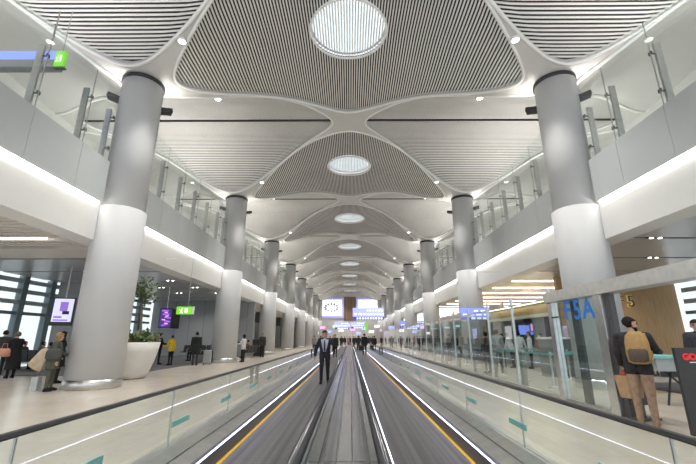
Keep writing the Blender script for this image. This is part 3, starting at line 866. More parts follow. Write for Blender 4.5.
# 2 man with backpack at the gate
root, wh2, tp2 = make_person('bearded man in dark jacket and khaki trousers wearing a tan backpack at the gate', (5.12, 7.05, 0), -.75, 1.84,
    dict(lh=.05, lk=.05, rh=-.05, rk=0, la=.25, le=.5, ra=.7, re=.75, rab=.25, lab=.2, turn=.85, nod=.0), jacket=(.035, .033, .036), trousers=(.36, .25, .175), shoes=(.30, .20, .12), beard=True, vox=.009, skin=0, wide=1.08)
bp = thing('backpack', 'tan and brown backpack on the back of the bearded man', 'backpack', tp2(.07, -.14, 1.23), -.75)
mb = MB().smooth()
MB().smooth().lathe([(.10, -.27), (.165, -.24), (.18, -.1), (.175, .08), (.15, .2), (.09, .27)], 20, (0, -.06, 0), 1., .62).build('bag_body', mat('tan_canvas', (.40, .25, .10), .8, noise=.12), bp)
MB().smooth().lathe([(.09, -.24), (.14, -.21), (.145, -.06), (.12, -.02)], 16, (0, -.13, 0), 1., .5).build('front_pocket', mat('dark_canvas', (.10, .075, .055), .8, noise=.12), bp)
for s in (-1, 1):
    MB().smooth().tube([(s*.09, .0, .18), (s*.12, .08, .23), (s*.135, .20, .20), (s*.14, .29, .10), (s*.15, .27, -.06), (s*.15, .12, -.2), (s*.12, .0, -.22)], .022, 8).build('strap', mat('tan_canvas', (.40, .25, .10), .8), bp)
# 3 woman in green coat at left column
root, wh3, tp3 = make_person('woman in grey green coat with dark bag leaning at the nearest left column', (-8.52, 11.42, 0), -1.15, 1.62,
    dict(lh=.06, lk=.05, rh=-.05, la=.35, le=.9, ra=.05, re=.35, lean=.06, turn=-.3, rab=.05, lab=.1), jacket=(.105, .11, .085), trousers=(.11, .115, .09), hair=(.36, .22, .10), style='long', coat=.66, vox=.010, woman=True, wide=1.05)
bg = thing('shoulder_bag', 'large dark grey shoulder bag hanging at the side of the woman in green', 'bag', tp3(.24, .02, 1.10), -1.15)
MB().smooth().lathe([(.13, -.17), (.19, -.13), (.19, .05), (.14, .15)], 18, (0, 0, 0), .5, 1.05).build('bag_body', mat('grey_leather', (.06, .065, .06), .6, noise=.15), bg)
MB().smooth().tube([(0, -.13, .13), (-.03, -.06, .3), (-.05, .0, .33), (-.03, .08, .3), (0, .13, .13)], .014, 6).build('strap', mat('grey_leather', (.06, .065, .06), .6), bg)
ct = thing('folded_coat', 'cream coat carried over the arm of the woman in green', 'coat', (-8.68, 11.28, 1.14))
cl_ = MB().smooth().lathe([(.05, .02), (.12, -.06), (.17, -.30), (.21, -.52), (.17, -.58)], 18, (0, 0, 0), 1.1, .5).build('cloth', mat('cream_wool', (.55, .44, .32), .9, noise=.15, nscale=8), ct); cl_.rotation_euler.y = .45
sb = thing('shopping_bag', 'pale shopping bag at the feet of the woman in green', 'bag', (-9.0, 11.55, 0))
MB().prism_z([(-.10, -.08), (.10, -.08), (.10, .08), (-.10, .08)], 0, .36).build('bag_body', mat('pale_bag', (.55, .57, .58), .5, noise=.1), sb)
MB().tube([(-.06, 0, .35), (-.05, 0, .48), (.05, 0, .48), (.06, 0, .35)], .008, 6).build('handle', M_dark, sb)
# 4 others on the left
def simple(label, x, y, rz, H=1.7, **kw):
    return make_person(label, (x, y, kw.pop('z', 0.)), rz, H, **kw)
simple('person in long black coat and grey knit hat at the left edge', -12.75, 15.0, 1.2, 1.70, jacket=BLK, trousers=BLK, coat=.30, style='hat', hair=(.12, .12, .12), pose=dict(la=.5, le=.9, ra=.4, re=.8, lean=.1), vox=.014)
hb_ = thing('handbag', 'salmon pink handbag held by the person in the knit hat', 'bag', (-12.85, 14.62, 0), .3)
MB().smooth().lathe([(.17, .78), (.22, .80), (.21, 1.0), (.15, 1.08)], 16, (0, 0, 0), 1., .4).build('bag_body', mat('pink_leather', (.55, .26, .19), .5, noise=.1), hb_)
MB().tube([(-.1, 0, 1.06), (-.06, 0, 1.25), (.06, 0, 1.25), (.1, 0, 1.06)], .012, 6).build('handle', mat('pink_leather', (.55, .26, .19), .5), hb_)
simple('young man in dark grey jacket cut by the left picture edge', -14.25, 16.1, .6, 1.78, jacket=(.06, .06, .06), trousers=BLK)
simple('person in black hooded coat behind the woman in green', -9.75, 13.3, -.8, 1.68, jacket=BLK, trousers=BLK, hood=BLK, coat=.55, woman=True)
simple('man in black jacket facing the person in yellow', -10.85, 22.5, -1.1, 1.74, jacket=BLK, trousers=BLK, pose=dict(ra=.5, re=.9))
simple('person in bright yellow jacket and black trousers by the planter', -9.98, 22.05, 1.2, 1.62, jacket=(.72, .48, .03), trousers=BLK, pose=dict(la=.5, le=.8, lean=.08), hair=(.03, .02, .05))
simple('person in long dark jacket seen from behind beside the benches', -8.55, 21.9, .15, 1.80, jacket=(.025, .03, .03), trousers=(.05, .05, .045), coat=.72, wide=1.08)
simple('person in black standing beside the person in white top', -7.42, 25.05, -1.2, 1.72, jacket=BLK, trousers=BLK, pose=dict(la=.6, le=1.2))
simple('person in white top and black trousers by the second left column', -6.72, 24.9, 1.3, 1.68, jacket=(.62, .62, .62), trousers=BLK, woman=True, style='long', pose=dict(la=.5, le=1.))
simple('bald person in dark coat standing near the dark cabinet', -6.9, 31.0, -2.6, 1.85, jacket=(.05, .045, .045), trousers=BLK, hair=(.25, .15, .1))
SIT = dict(lh=1.5, lk=1.5, rh=1.5, rk=1.5, la=.5, le=.8, ra=.5, re=.8)
def bench(label, x, y, rz, n=4, group=None):
    t = thing('waiting_bench', label, 'bench', (x, y, 0), rz, group)
    Wd = .56
    MB().box(-n*Wd/2, n*Wd/2, -.04, .04, .30, .38).build('beam', M_steel2, t)
    for i in range(n):
        cx = -n*Wd/2+Wd*(i+.5)
        MB().cb((cx, .05, .43), (.50, .48, .06), 0, .08).build('seat', mat('black_leather', (.03, .03, .032), .45, noise=.12), t)
        MB().cb((cx, -.24, .68), (.50, .05, .50), 0, .22).build('backrest', mat('black_leather', (.03, .03, .032), .45), t)
    for i in range(n+1):
        x_ = -n*Wd/2+Wd*i
        MB().smooth().tube([(x_, -.18, .40), (x_, -.17, .62), (x_, .0, .66), (x_, .2, .64), (x_, .24, .42)], .018, 6).build('armrest', M_steel2, t)
    for x_ in (-n*Wd/2+.25, n*Wd/2-.25):
        MB().box(x_-.03, x_+.03, -.25, .28, .0, .035).box(x_-.025, x_+.025, -.03, .03, .03, .32).build('leg', M_steel2, t)
    return t
bench('row of black seats with seated travellers near the left windows', -14.95, 18.4, -.3, 5, 'black waiting benches')
bench('row of black seats behind the person in yellow', -9.75, 26.2, 2.8, 4, 'black waiting benches')
bench('row of black seats under the grey cross wall', -11.6, 29.6, 3.0, 4, 'black waiting benches')
bench('row of black seats behind the white topped person, near the dark cabinet', -7.6, 29.9, 1.4, 3, 'black waiting benches')
simple('seated traveller in dark jacket, left one on the bench by the windows', -15.45, 18.62, -.3, 1.72, jacket=(.035, .04, .045), trousers=BLK, pose=SIT, hair=(.05, .03, .02))
simple('seated traveller in olive jacket on the bench by the windows', -14.35, 18.35, -.3, 1.70, jacket=(.10, .10, .07), trousers=BLK, pose=SIT)
simple('seated traveller in black, right end of the bench by the windows', -13.78, 18.1, -.3, 1.66, jacket=BLK, trousers=BLK, pose=SIT)
simple('seated traveller in black, left one behind the person in yellow', -10.3, 26.1, 2.8, 1.7, jacket=BLK, trousers=BLK, pose=SIT)
simple('seated traveller in grey, right one behind the person in yellow', -9.2, 26.3, 2.8, 1.7, jacket=(.10, .10, .10), trousers=BLK, pose=SIT)
simple('seated traveller in dark red scarf and jacket beside the second left column', -8.75, 26.0, 2.6, 1.68, jacket=(.14, .03, .03), trousers=BLK, pose=SIT)
simple('seated traveller in brown jacket near the dark cabinet', -7.75, 29.9, 1.4, 1.7, jacket=(.16, .10, .07), trousers=BLK, pose=SIT)
def suitcase(label, x, y, rz, hgt=.68, col=BLK, group=None):
    t = thing('suitcase', label, 'suitcase', (x, y, 0), rz, group)
    mb = MB().cb((0, 0, .07+hgt/2), (.44, .26, hgt)); o = mb.build('shell', mat('case_%02d' % int(col[0]*100), col, .45, noise=.1), t)
    bv = o.modifiers.new('b', 'BEVEL'); bv.width = .05; bv.segments = 3
    MB().smooth().tube([(-.12, .08, .06+hgt), (-.12, .08, hgt+.36), (.12, .08, hgt+.36), (.12, .08, .06+hgt)], .012, 6).build('handle', M_steel2, t)
    for sx in (-1, 1):
        for sy in (-1, 1): MB().ball((sx*.17, sy*.08, .035), (.02, .035, .035), 8, 6).build('wheel', M_black, t)
    return t
suitcase('black suitcase beside the second left column', -8.35, 24.0, .3)
suitcase('grey suitcase beside the person in long dark jacket', -8.05, 22.4, .2, .72, (.32, .32, .32))
suitcase('pale suitcase beside the planter by the man in black', -10.75, 20.6, .2, .6, (.42, .40, .38))
t = thing('dark_cabinet', 'black free standing cabinet between the second and third left columns', 'cabinet', (-7.55, 32.6, 0))
MB().box(-.45, .45, -.35, .35, .08, 1.3).build('body', M_black, t); MB().box(-.42, .42, -.32, .32, 0, .08).build('plinth', M_dark, t); MB().box(-.47, .47, -.37, .37, 1.3, 1.34).build('top', M_dark, t)

# walkway and far people
wk = [('person in black jacket and trousers walking away on the right walkway', 1.25, 33.0, 0., 1.80, BLK, dict(lh=.25, rh=-.2, rk=.3)),
      ('person in dark grey jacket far ahead on the right walkway beside a trolley case', 1.0, 46.0, 0., 1.75, (.05, .05, .05), dict(lh=-.2, rh=.2)),
      ('person in black coat standing beyond the right walkway handrail', 2.75, 43.5, .3, 1.72, BLK, {}),
      ('person in light grey top at the far end of the left walkway', -3.9, 43.0, 2.9, 1.72, (.30, .30, .29), {}),
      ('person in black beside the light grey one at the far left', -3.2, 45.0, 3.0, 1.75, BLK, {}),
      ('person in dark coat behind the man in the suit on the left walkway', -1.1, 30.0, PI, 1.72, (.04, .035, .04), {}),
      ('person in brown jacket second behind the man in the suit', -1.5, 37.0, PI, 1.7, (.12, .08, .06), {})]
for lab, x, y, rz, H, c, po in wk:
    simple(lab, x, y, rz, H, z=.025 if abs(x) < 1.5 else 0., jacket=c, trousers=BLK, pose=po)
suitcase('black trolley case pulled on the right walkway', 1.32, 45.6, 0, .6)
# distant crowd (copies)
crowd = [simple('tiny dark clothed person in the crowd at the far end of the hall', 0, 70, PI, 1.74, jacket=(.04, .04, .05), trousers=BLK, vox=.03, group='crowd at the far end of the hall')[0],
         simple('tiny pink clothed person in the crowd at the far end of the hall', -.3, 66, PI, 1.66, jacket=(.45, .18, .22), trousers=BLK, vox=.03, woman=True)[0],
         simple('tiny white shirted person in the crowd at the far end of the hall', 2.2, 72, PI, 1.7, jacket=(.55, .55, .6), trousers=BLK, vox=.03)[0]]
for x, y in ((-4.6, 66), (-3.6, 72), (-2.6, 67), (-1.7, 75), (-.9, 69), (.8, 74), (1.7, 68), (2.6, 76), (3.4, 70), (4.4, 74), (-5.3, 78), (5.4, 67), (-2.2, 58), (-3.1, 61), (-4.2, 56), (-1.3, 63), (.6, 58), (1.4, 62), (2.9, 60), (3.7, 64), (-.4, 82), (-2., 84), (1.2, 83), (2.8, 85), (-3.6, 83), (4.3, 82)):
    dup(crowd[0], (x, y, 0), random.choice((0, PI, 2.6)), None)

# ------------------------------------------------------------------ left furniture: planter, trees, screens, signs
pl = thing('planter', 'large white bowl shaped planter behind the nearest left column', 'planter', (-8.4, 14.95, 0))
MB().smooth().lathe([(.58, 0), (.66, .02), (.78, .25), (.90, .6), (.98, .95), (1.04, 1.3), (.98, 1.3), (.92, 1.12)], 40, sx=1.06, sy=1.).build('bowl', M_cream, pl)
MB().lathe([(.93, 1.1), (.93, 1.16)], 40, sx=1.05).build('soil', mat('soil', (.06, .045, .03), .95, noise=.3, nscale=20.), pl)
def leaves(n, c, r, size, mb=None):
    mb = mb or MB()
    for _ in range(n):
        while True:
            v = Vector((random.uniform(-1, 1), random.uniform(-1, 1), random.uniform(-1, 1)))
            if v.length < 1: break
        p = Vector(c)+Vector((v.x*r[0], v.y*r[1], v.z*r[2])); s = size*random.uniform(.6, 1.3)
        q = Matrix.Rotation(random.uniform(0, 6.3), 3, 'Z') @ Matrix.Rotation(random.uniform(-1.2, 1.2), 3, 'X')
        a = q @ Vector((s*.5, 0, 0)); b = q @ Vector((0, s, 0)); u = q @ Vector((0, 0, s*.08))
        mb.add([p, p+a+b*.5, p+b+u, p-a+b*.5], [(0, 1, 2, 3)])
    return mb
tr = thing('indoor_tree', 'slender tree growing in the white planter', 'tree', (-8.15, 14.95, 1.12))
MB().smooth().tube([(.16, 0, 0), (.10, .02, .7), (.05, 0, 1.3), (.0, 0, 1.75)], [.06, .05, .045, .035], 8).build('trunk', M_trunk, tr)
for i in range(7):
    a = i*.9; MB().smooth().tube([(.02, 0, 1.55+.06*i), (.22*math.cos(a), .22*math.sin(a), 1.9+.07*i), (.5*math.cos(a), .5*math.sin(a), 2.1+.09*i)], [.022, .014, .006], 6).build('branch', M_trunk, tr)
mb = leaves(230, (0, 0, 2.25), (.6, .6, .52), .12); leaves(90, (-.3, 0, 2.05), (.4, .35, .35), .12, mb); leaves(70, (.22, 0, 1.85), (.4, .3, .3), .11, mb)
mb.build('foliage', M_leaf, tr)
for i, (dx, dy) in enumerate(((-.62, -.25), (-.25, -.55), (.2, -.6), (.62, -.35), (.75, .2), (-.7, .3), (.1, .5), (-.05, -.15))):
    labs = ['left end', 'front left', 'front centre', 'front right', 'right end', 'rear left', 'rear', 'centre']
    s = thing('shrub', 'low green shrub in the white planter, %s of the bowl' % labs[i], 'shrub', (-8.4+dx*.92, 14.95+dy*.92, 1.13), 0, 'shrubs in the white planter')
    leaves(150, (0, 0, .26), (.36, .34, .33), .15).build('foliage', M_leaf if i % 2 else M_leaf2, s)
    MB().tube([(0, 0, 0), (0, 0, .25)], .02, 6).build('stem', M_trunk, s)
# hanging tvs
def tv(label, x, y, z, w, hh, rz, kind):
    t = thing('hanging_screen', label, 'screen', (x, y, 0), rz, 'screens hanging over the left waiting area')
    MB().box(-w/2-.05, w/2+.05, -.06, .06, z-hh/2-.05, z+hh/2+.05).build('casing', M_black, t)
    MB().tube([(0, 0, z+hh/2), (0, 0, 4.6)], .035, 8).build('pole', M_steel2, t)
    if kind == 0:
        MB().box(-w/2, w/2, -.075, -.06, z-hh/2+.12, z+hh/2).build('display', mat('screen_lilac', (.6, .6, .9), .4, emit=(.66, .66, .98), es=1.), t)
        mb = MB().box(-.12, .18, -.085, -.075, z+.02, z+.42).box(-.3, .0, -.085, -.075, z-.28, z-.20).box(-.3, .25, -.085, -.075, z-.40, z-.34); mb.build('picture', mat('screen_violet', (.2, .1, .5), .4, emit=(.30, .18, .62), es=.9), t)
        MB().box(.0, .26, -.09, -.085, z-.12, z+.02).build('picture', M_black, t)
    else:
        MB().box(-w/2, w/2, -.075, -.06, z-hh/2, z+hh/2).build('display', M_snavy, t)
        mb = MB()
        for i in range(5):
            mb.cb((random.uniform(-.14, .14), -.08, z-hh/2+.14+i*hh/5.2), (.40, .01, .09), 0, 0, random.uniform(-.35, .35))
        mb.build('picture', M_spurp, t)
        mb = MB()
        for i in range(4):
            mb.cb((random.uniform(-.12, .12), -.088, z-hh/2+.22+i*hh/5), (.2, .01, .07), 0, 0, random.uniform(-.3, .3))
        mb.build('picture', M_spink, t)
tv('hanging screen with pale lilac picture left of the nearest column', -12.72, 17.0, 2.58, .74, 1.12, .3, 0)
tv('hanging screen with purple and pink picture over the bench area', -11.45, 24.0, 2.66, .70, 1.10, .0, 1)
tag(MB().box(-.30, .30, .0, .12, 2.02, 3.2).build('hanging_screen', M_black, None, (-10.86, 24.1, 0), 1.2), 'black back of the second hanging screen turned away', 'screen')
# exit signs
def arrow_man(t, w, hh, z, y=-.065):
    mb = MB().box(w*.02, w*.22, y, -.05, z-.28*hh, z+.28*hh)          # door
    mb.ball((-.14*w, y, z+.22*hh), (.05*w, .008, .10*hh)); mb.cb((-.16*w, y, z), (.07*w, .012, .34*hh), 0, 0, .3); mb.cb((-.22*w, y, z-.24*hh), (.05*w, .012, .25*hh), 0, 0, .7); mb.cb((-.12*w, y, z-.26*hh), (.05*w, .012, .25*hh), 0, 0, -.5); mb.cb((-.24*w, y, z+.05*hh), (.16*w, .012, .07*hh), 0, 0, .4)
    mb.build('pictogram', M_gwhite, t)
t = thing('exit_sign', 'green exit sign hanging on a thin rod under the left balcony', 'sign', (-7.0, 16.3, 0))
MB().box(-.34, .34, -.05, .05, 2.42, 2.74).build('casing', M_green, t); MB().box(.34, .39, -.05, .05, 2.42, 2.74).build('end_cap', M_trim, t)
arrow_man(t, .68, .32, 2.58)
MB().tube([(.12, 0, 2.74), (.12, 0, 4.82), (-1.10, 0, 4.82)], .012, 6).build('rod', M_steel2, t)
t = thing('exit_sign', 'green exit sign at the upper left next to the blue lit board', 'sign', (-8.52, 9.3, 0))
MB().box(-.14, .14, -.05, .05, 9.14, 9.66).build('casing', M_green, t); arrow_man(t, .30, .40, 9.40); MB().box(-.16, .16, -.02, .09, 9.10, 9.14).build('base', M_dark, t); MB().tube([(0, 0, 9.66), (0, 0, 11.2)], .012, 6).build('rod', M_steel2, t)
t = thing('overhead_board', 'blue lit overhead board in the upper left corner', 'sign', (-10.0, 9.5, 0))
MB().box(-1.6, 1.25, -.08, .08, 9.48, 9.82).build('display', M_blue, t); MB().box(-1.6, 1.3, -.12, .14, 9.22, 9.48).build('casing', mat('board_grey', (.25, .26, .28), .5), t)
for x in (-1.2, .9): MB().tube([(x, 0, 9.8), (x, 0, 11.4)], .02, 6).build('rod', M_steel2, t)

# ------------------------------------------------------------------ information boards
def board(label, x, y, z0, z1, w, rows, ceilz, group='blue information boards', m=M_blue2, arm=None):
    t = thing('information_board', label, 'sign', (x, y, 0), 0, group)
    MB().box(-w/2, w/2, -.06, .08, z0, z1).build('display', m, t)
    mb = MB(); mb2 = MB(); hh = (z1-z0)
    for i in range(rows):
        zc = z1-hh*(i+.6)/rows*.62-.04
        xx = -w/2+w*(.45 if i == 0 else .06)
        while xx < w/2-.25:
            l = random.uniform(.12, .34); mb.box(xx, min(w/2-.06, xx+l), -.075, -.06, zc-hh*.07, zc+hh*.07); xx += l+random.uniform(.08, .22)
    mb.build('lettering', M_swhite, t)
    MB().box(-w/2, w/2, -.07, -.06, z0, z0+hh*.27).build('lower_band', M_blued, t)
    n = int(w/.38)
    for i in range(n):
        x0 = -w/2+.5+i*(w-.6)/n
        mb2.box(x0, x0+.22, -.085, -.07, z0+hh*.05, z0+hh*.22)
    mb2.build('icons', M_swhite, t)
    if arm:
        MB().tube([(arm[0], 0, z1), (arm[0], 0, arm[2]), (arm[1], 0, arm[2])], .018, 6).build('rod', M_steel2, t)
    else:
        for s in (-1, 1): MB().tube([(s*w*.35, 0, z1), (s*w*.35, 0, ceilz)], .02, 6).build('rod', M_steel2, t)
    return t
board('large pale blue information board hanging right of centre over the hall', 2.42, 50., 3.7, 5.23, 4.05, 2, h(2.4, 50))
board('blue information board on a bent rod beside the second right column', 6.62, 20.2, 2.36, 2.97, 1.5, 2, 5, 'blue information boards', M_blue, arm=(.3, 1.5, 4.89))
board('long blue information board farther along the glass partition', 8.15, 50., 2.7, 3.6, 3.4, 2, 4.6, m=M_blue)
board('small pale blue board at the far right of the hall', 7.6, 66, 2.6, 3.4, 2., 1, 4.6)
board('pale blue board far down the hall, left of centre', -1.55, 75, 3.05, 4.45, 2.7, 2, h(0, 75))
board('pale blue board far down the hall, right of centre', 1.5, 75, 3.2, 4.45, 2.5, 2, h(0, 75))
tag(MB().box(-.22, .22, -.05, .05, 2.9, 4.4).build('exit_sign', M_green, None, (3.15, 75, 0)), 'narrow green sign far down the hall beside the blue boards', 'sign')
for i, (x, y, z, w, hh, mm, lab) in enumerate(((-11.9, 41, 1.9, 1.6, 1.6, M_blue2, 'glowing blue shop screen beyond the third left column'), (-11.9, 55, 2.2, 2.4, 1.8, M_swhite, 'bright shop display beyond the fourth left column'), (-11.9, 70, 2.2, 2.4, 1.8, M_blue2, 'bluish shop display far along the left wall'))):
    t = thing('shop_screen', lab, 'screen', (x, y, 0), 0, 'shop screens on the far left wall')
    MB().box(-.08, .0, -w/2-.08, w/2+.08, z-hh/2-.08, z+hh/2+.08).build('casing', M_black, t); MB().box(0, .03, -w/2, w/2, z-hh/2, z+hh/2).build('display', mm, t)
for i, y in enumerate((43., 50., 63., 78.)):
    t = thing('shop_bay', '%s dark shop front bay along the far left wall' % ORD[i], 'shop front', (-11.0, y, 0), 0, 'dark shop fronts on the far left')
    MB().box(-.9, 0, -1.8, 1.8, 3.3, 4.6).build('fascia', M_dark, t); MB().box(-.9, 0, -1.9, -1.6, 0, 3.3).build('pier', M_wallg, t); MB().box(-.9, 0, 1.6, 1.9, 0, 3.3).build('pier', M_wallg, t); MB().box(-.5, -.48, -1.6, 1.6, .1, 3.3).build('glazing', M_glassd, t)

# ------------------------------------------------------------------ right glass partition
PX = 5.3
def part_bay(ya, yb, label, post, top):
    t = thing('glass_partition', label, 'glass partition', (PX, ya, 0), 0, 'glass partition bays along the right walkway')
    d = yb-ya
    MB().box(-.012, .012, .04, d-.04, .06, top).build('glass_panel', M_glassp, t)
    MB().box(-.035, .035, -.035, .035, 0, post).build('post', M_steel, t)
    MB().box(-.05, .05, 0, d, 0, .07).build('base_rail', M_steel2, t)
    MB().box(-.02, .02, .04, d-.04, top-.025, top+.01).build('top_rail', M_steel2, t)
    return t
ys = [10.08, 12.47, 14.7, 17.14, 19.59, 22.61, 24.8]+[26.9+2.1*i for i in range(17)]
for i in range(len(ys)-1):
    part_bay(ys[i], ys[i+1], 'glass partition bay with slim steel post along the right walkway, %s after the gate portal' % (ORD[i] if i else 'first') if i < 12 else 'far glass partition bay near the end of the right walkway', 2.72, 2.45)
# low steel gate pedestals behind the glass (shoulder width posts)
for i, y in enumerate((12.9, 15.4, 17.9, 20.4, 23.0)):
    t = thing('gate_pedestal', 'steel glass pedestal behind the partition, %s from the portal' % (ORD[i] if i else 'first'), 'pedestal', (PX+.32, y, 0), 0, 'steel pedestals behind the glass partition')
    MB().box(-.05, .05, -.16, .16, 0, 1.0).build('body', mat('pedestal_grey', (.25, .26, .24), .3, .6), t); MB().box(-.06, .06, -.18, .18, 1.0, 1.04).build('cap', M_steel, t)
# portal with header
t = thing('gate_portal', 'steel framed glass gate portal with broad header on the right', 'gate', (PX, 0, 0))
MB().box(-.16, .16, 2.2, 10.05, 2.32, 2.58).build('header', M_steel, t)
MB().box(-.08, .08, 9.85, 10.05, 0, 2.34).build('jamb', M_steel, t)
MB().box(-.10, .10, 7.86, 8.12, 0, 2.34).build('jamb', M_steel, t)
MB().box(.0, .10, 7.72, 7.86, 0, 2.34).build('jamb', M_dark, t)
MB().box(-.012, .012, 8.12, 9.85, .06, 2.32).build('glass_panel', M_glassp, t)
MB().box(-.03, .03, 8.1, 9.9, 0, .06).build('base_rail', M_steel2, t)
MB().box(.10, .16, 9.05, 9.32, 0, 2.32).build('jamb', M_dark, t)
letters('F5A', .62, .004, M_f5, t, (-.03, 8.84, 2.06), (PI/2, 0, -PI/2), .012)
# door lock dot
MB().tube([(-.1, 9.55, 1.95), (-.1, 9.85, 1.95)], .02, 6).build('handle', M_black, t)
# F5 on the wood wall
t = thing('gate_number', 'F5 gate number in raised gold edged figures on the wood wall', 'sign', (14.4, 19.97, 0))
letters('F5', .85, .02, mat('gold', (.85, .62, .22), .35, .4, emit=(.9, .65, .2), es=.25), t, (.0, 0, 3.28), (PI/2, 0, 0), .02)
letters('F5', .85, .02, M_black, t, (.03, -.03, 3.27), (PI/2, 0, 0), -.005)
# black sign stand at right edge
t = thing('sign_stand', 'black sign stand with red lettering at the right picture edge', 'sign', (5.30, 5.88, 0), -.1)
MB().box(-.42, .55, -.03, .03, .12, 1.31).build('board', M_black, t)
MB().box(-.45, .58, -.16, .16, 0, .05).build('base', M_dark, t); MB().box(-.3, -.24, -.02, .02, .05, .14).box(.3, .36, -.02, .02, .05, .14).build('leg', M_dark, t)
MB().box(-.25, .55, -.036, -.03, 1.10, 1.112).build('line', M_trim, t)
letters('GOZE', .125, .004, M_red, t, (-.15, -.036, 1.18), (PI/2, 0, 0), .006, .75)
t = thing('sign_stand', 'black sign board standing behind the bearded man beside the portal jamb', 'sign', (5.52, 7.66, 0), .25)
MB().box(-.30, .22, -.03, .03, .25, 1.42).build('board', M_black, t); MB().box(-.28, .20, -.14, .14, 0, .04).build('base', M_dark, t); MB().box(-.06, .0, -.02, .02, .04, .27).build('leg', M_dark, t)
# paper bag
t = thing('paper_bag', 'brown paper carrier bag at the left hand of the bearded man', 'bag', (5.12, 7.34, 0), .3)
MB().add([(-.15, -.10, .42), (.15, -.10, .42), (.15, .10, .42), (-.15, .10, .42), (-.19, -.13, .80), (.19, -.13, .74), (.19, .13, .74), (-.19, .13, .80)], [(3,2,1,0),(0,1,5,4),(1,2,6,5),(2,3,7,6),(3,0,4,7)]).build('bag_body', M_kraft, t)
for y in (-.11, .11): MB().smooth().tube([(-.09, y, .74), (-.07, y*.4, .93), (.07, y*.4, .93), (.09, y, .74)], .008, 6).build('handle', M_kraft, t)
tag(MB().smooth().ball((0, 0, 0), (.09, .08, .07)).build('red_parcel', mat('parcel_red', (.45, .04, .04), .6, noise=.15), None, (5.05, 7.30, .80)), 'red parcel on top of the brown paper bag', 'parcel')
tag(MB().cb((0, 0, 0), (.10, .08, .16)).build('green_packet', mat('packet_green', (.12, .22, .07), .6, noise=.15), None, (5.2, 7.34, .73)), 'green packet in the brown paper bag', 'packet')
simple('dark haired man partly hidden by the black sign at the right edge', 7.95, 8.9, 2.4, 1.88, jacket=(.05, .05, .06), trousers=BLK, vox=.012)
bench('row of black seats behind the bearded man at the gate', 9.3, 11.2, 2.7, 4, 'black waiting benches')
bench('row of black seats by the right windows, farther behind the gate', 13.6, 13.0, 2.9, 4, 'black waiting benches')
t = thing('desk', 'grey desk with teal edge beside the bearded man', 'desk', (7.6, 9.4, 0), -.1)
MB().box(-.55, .55, -.35, .35, 1.0, 1.06).build('top', M_tealb, t); MB().box(-.5, .5, -.3, .3, .72, 1.0).build('body', M_counter, t)
for sx in (-1, 1): MB().tube([(sx*.4, -.25, 0), (-sx*.1, .2, .74)], .025, 6).build('leg', M_black, t)

# queue barriers
def stanchion(x, y, label):
    t = thing('queue_post', label, 'queue post', (x, y, 0), 0, 'steel queue posts with teal belts')
    MB().smooth().lathe([(.19, 0), (.19, .02), (.06, .045), (.035, .06), (.035, .92), (.045, .93), (.045, 1.02), (.03, 1.04)], 18).build('post', M_steel, t)
    return t
st0 = None; pts = []
rowx = [(6.25, 12.3), (6.3, 14.3), (6.35, 16.3), (6.4, 18.3), (6.45, 20.3), (6.5, 22.3), (8.0, 12.6), (8.05, 14.6), (8.1, 16.6), (8.15, 18.6), (9.3, 14.9), (9.35, 17.2)]
for i, (x, y) in enumerate(rowx):
    rr, k = (0, i) if i < 6 else ((1, i-6) if i < 10 else (2, i-10))
    lab = 'steel queue post in the %s row behind the glass, %s of that row' % (['front', 'middle', 'back'][rr], nth(k))
    if st0 is None: st0 = stanchion(x, y, lab)
    else: dup(st0, (x, y, 0), 0, lab)
for i in range(len(rowx)-1):
    if i in (5, 9): continue
    (xa, ya), (xb, yb) = rowx[i], rowx[i+1]
    rr = 0 if i < 5 else (1 if i < 9 else 2)
    mb = MB().cb(((xa+xb)/2, (ya+yb)/2, .965), (math.hypot(xb-xa, yb-ya)-.09, .012, .055), math.atan2(yb-ya, xb-xa))
    tag(mb.build('queue_belt', M_tealb), 'teal belt stretched between queue posts of the %s row, %s span' % (['front', 'middle', 'back'][rr], nth(i-[0, 6, 10][rr])), 'queue belt', 'teal queue belts')
cb = MB().cb((7.1, 12.45, .965), (1.65, .012, .055), .17); tag(cb.build('queue_belt', M_tealb), 'teal belt crossing from the front row to the middle row of queue posts', 'queue belt', 'teal queue belts')
# counters
t = thing('control_counter', 'rounded grey counter behind the queue posts right of the opening', 'counter', (8.3, 15.9, 0))
MB().smooth().lathe([(.62, 0), (.62, 1.36), (.66, 1.38), (.66, 1.46), (.55, 1.47)], 28, sy=.7).build('body', M_counter, t); MB().smooth().lathe([(.68, 1.40), (.68, 1.47), (.60, 1.48)], 28, sy=.7).build('top', M_trim, t)
for i, (x, y) in enumerate(((9.6, 21.5), (9.6, 24.0), (9.6, 26.5))):
    t = thing('control_desk', '%s dark inspection desk before the framed opening' % ORD[i], 'desk', (x, y, 0), 0, 'inspection desks')
    MB().box(-.4, .4, -.8, .8, 0, 1.0).build('body', M_counter, t); MB().box(-.45, .45, -.85, .85, 1.0, 1.05).build('top', M_dark, t)
    MB().box(-.05, .0, -.3, .3, 1.1, 1.5).build('monitor', M_black, t); MB().box(-.03, .01, -.05, .05, 1.05, 1.12).build('monitor_stand', M_black, t)
for i, (x, y) in enumerate(((11.5, 23.6), (11.5, 28.6))):
    struct('trim_pillar_%d' % (i+1), MB().box(x-.25, x+.25, y-.25, y+.25, 0, 2.68), M_louv, 'grey square pillar before the framed opening', 'pillar')
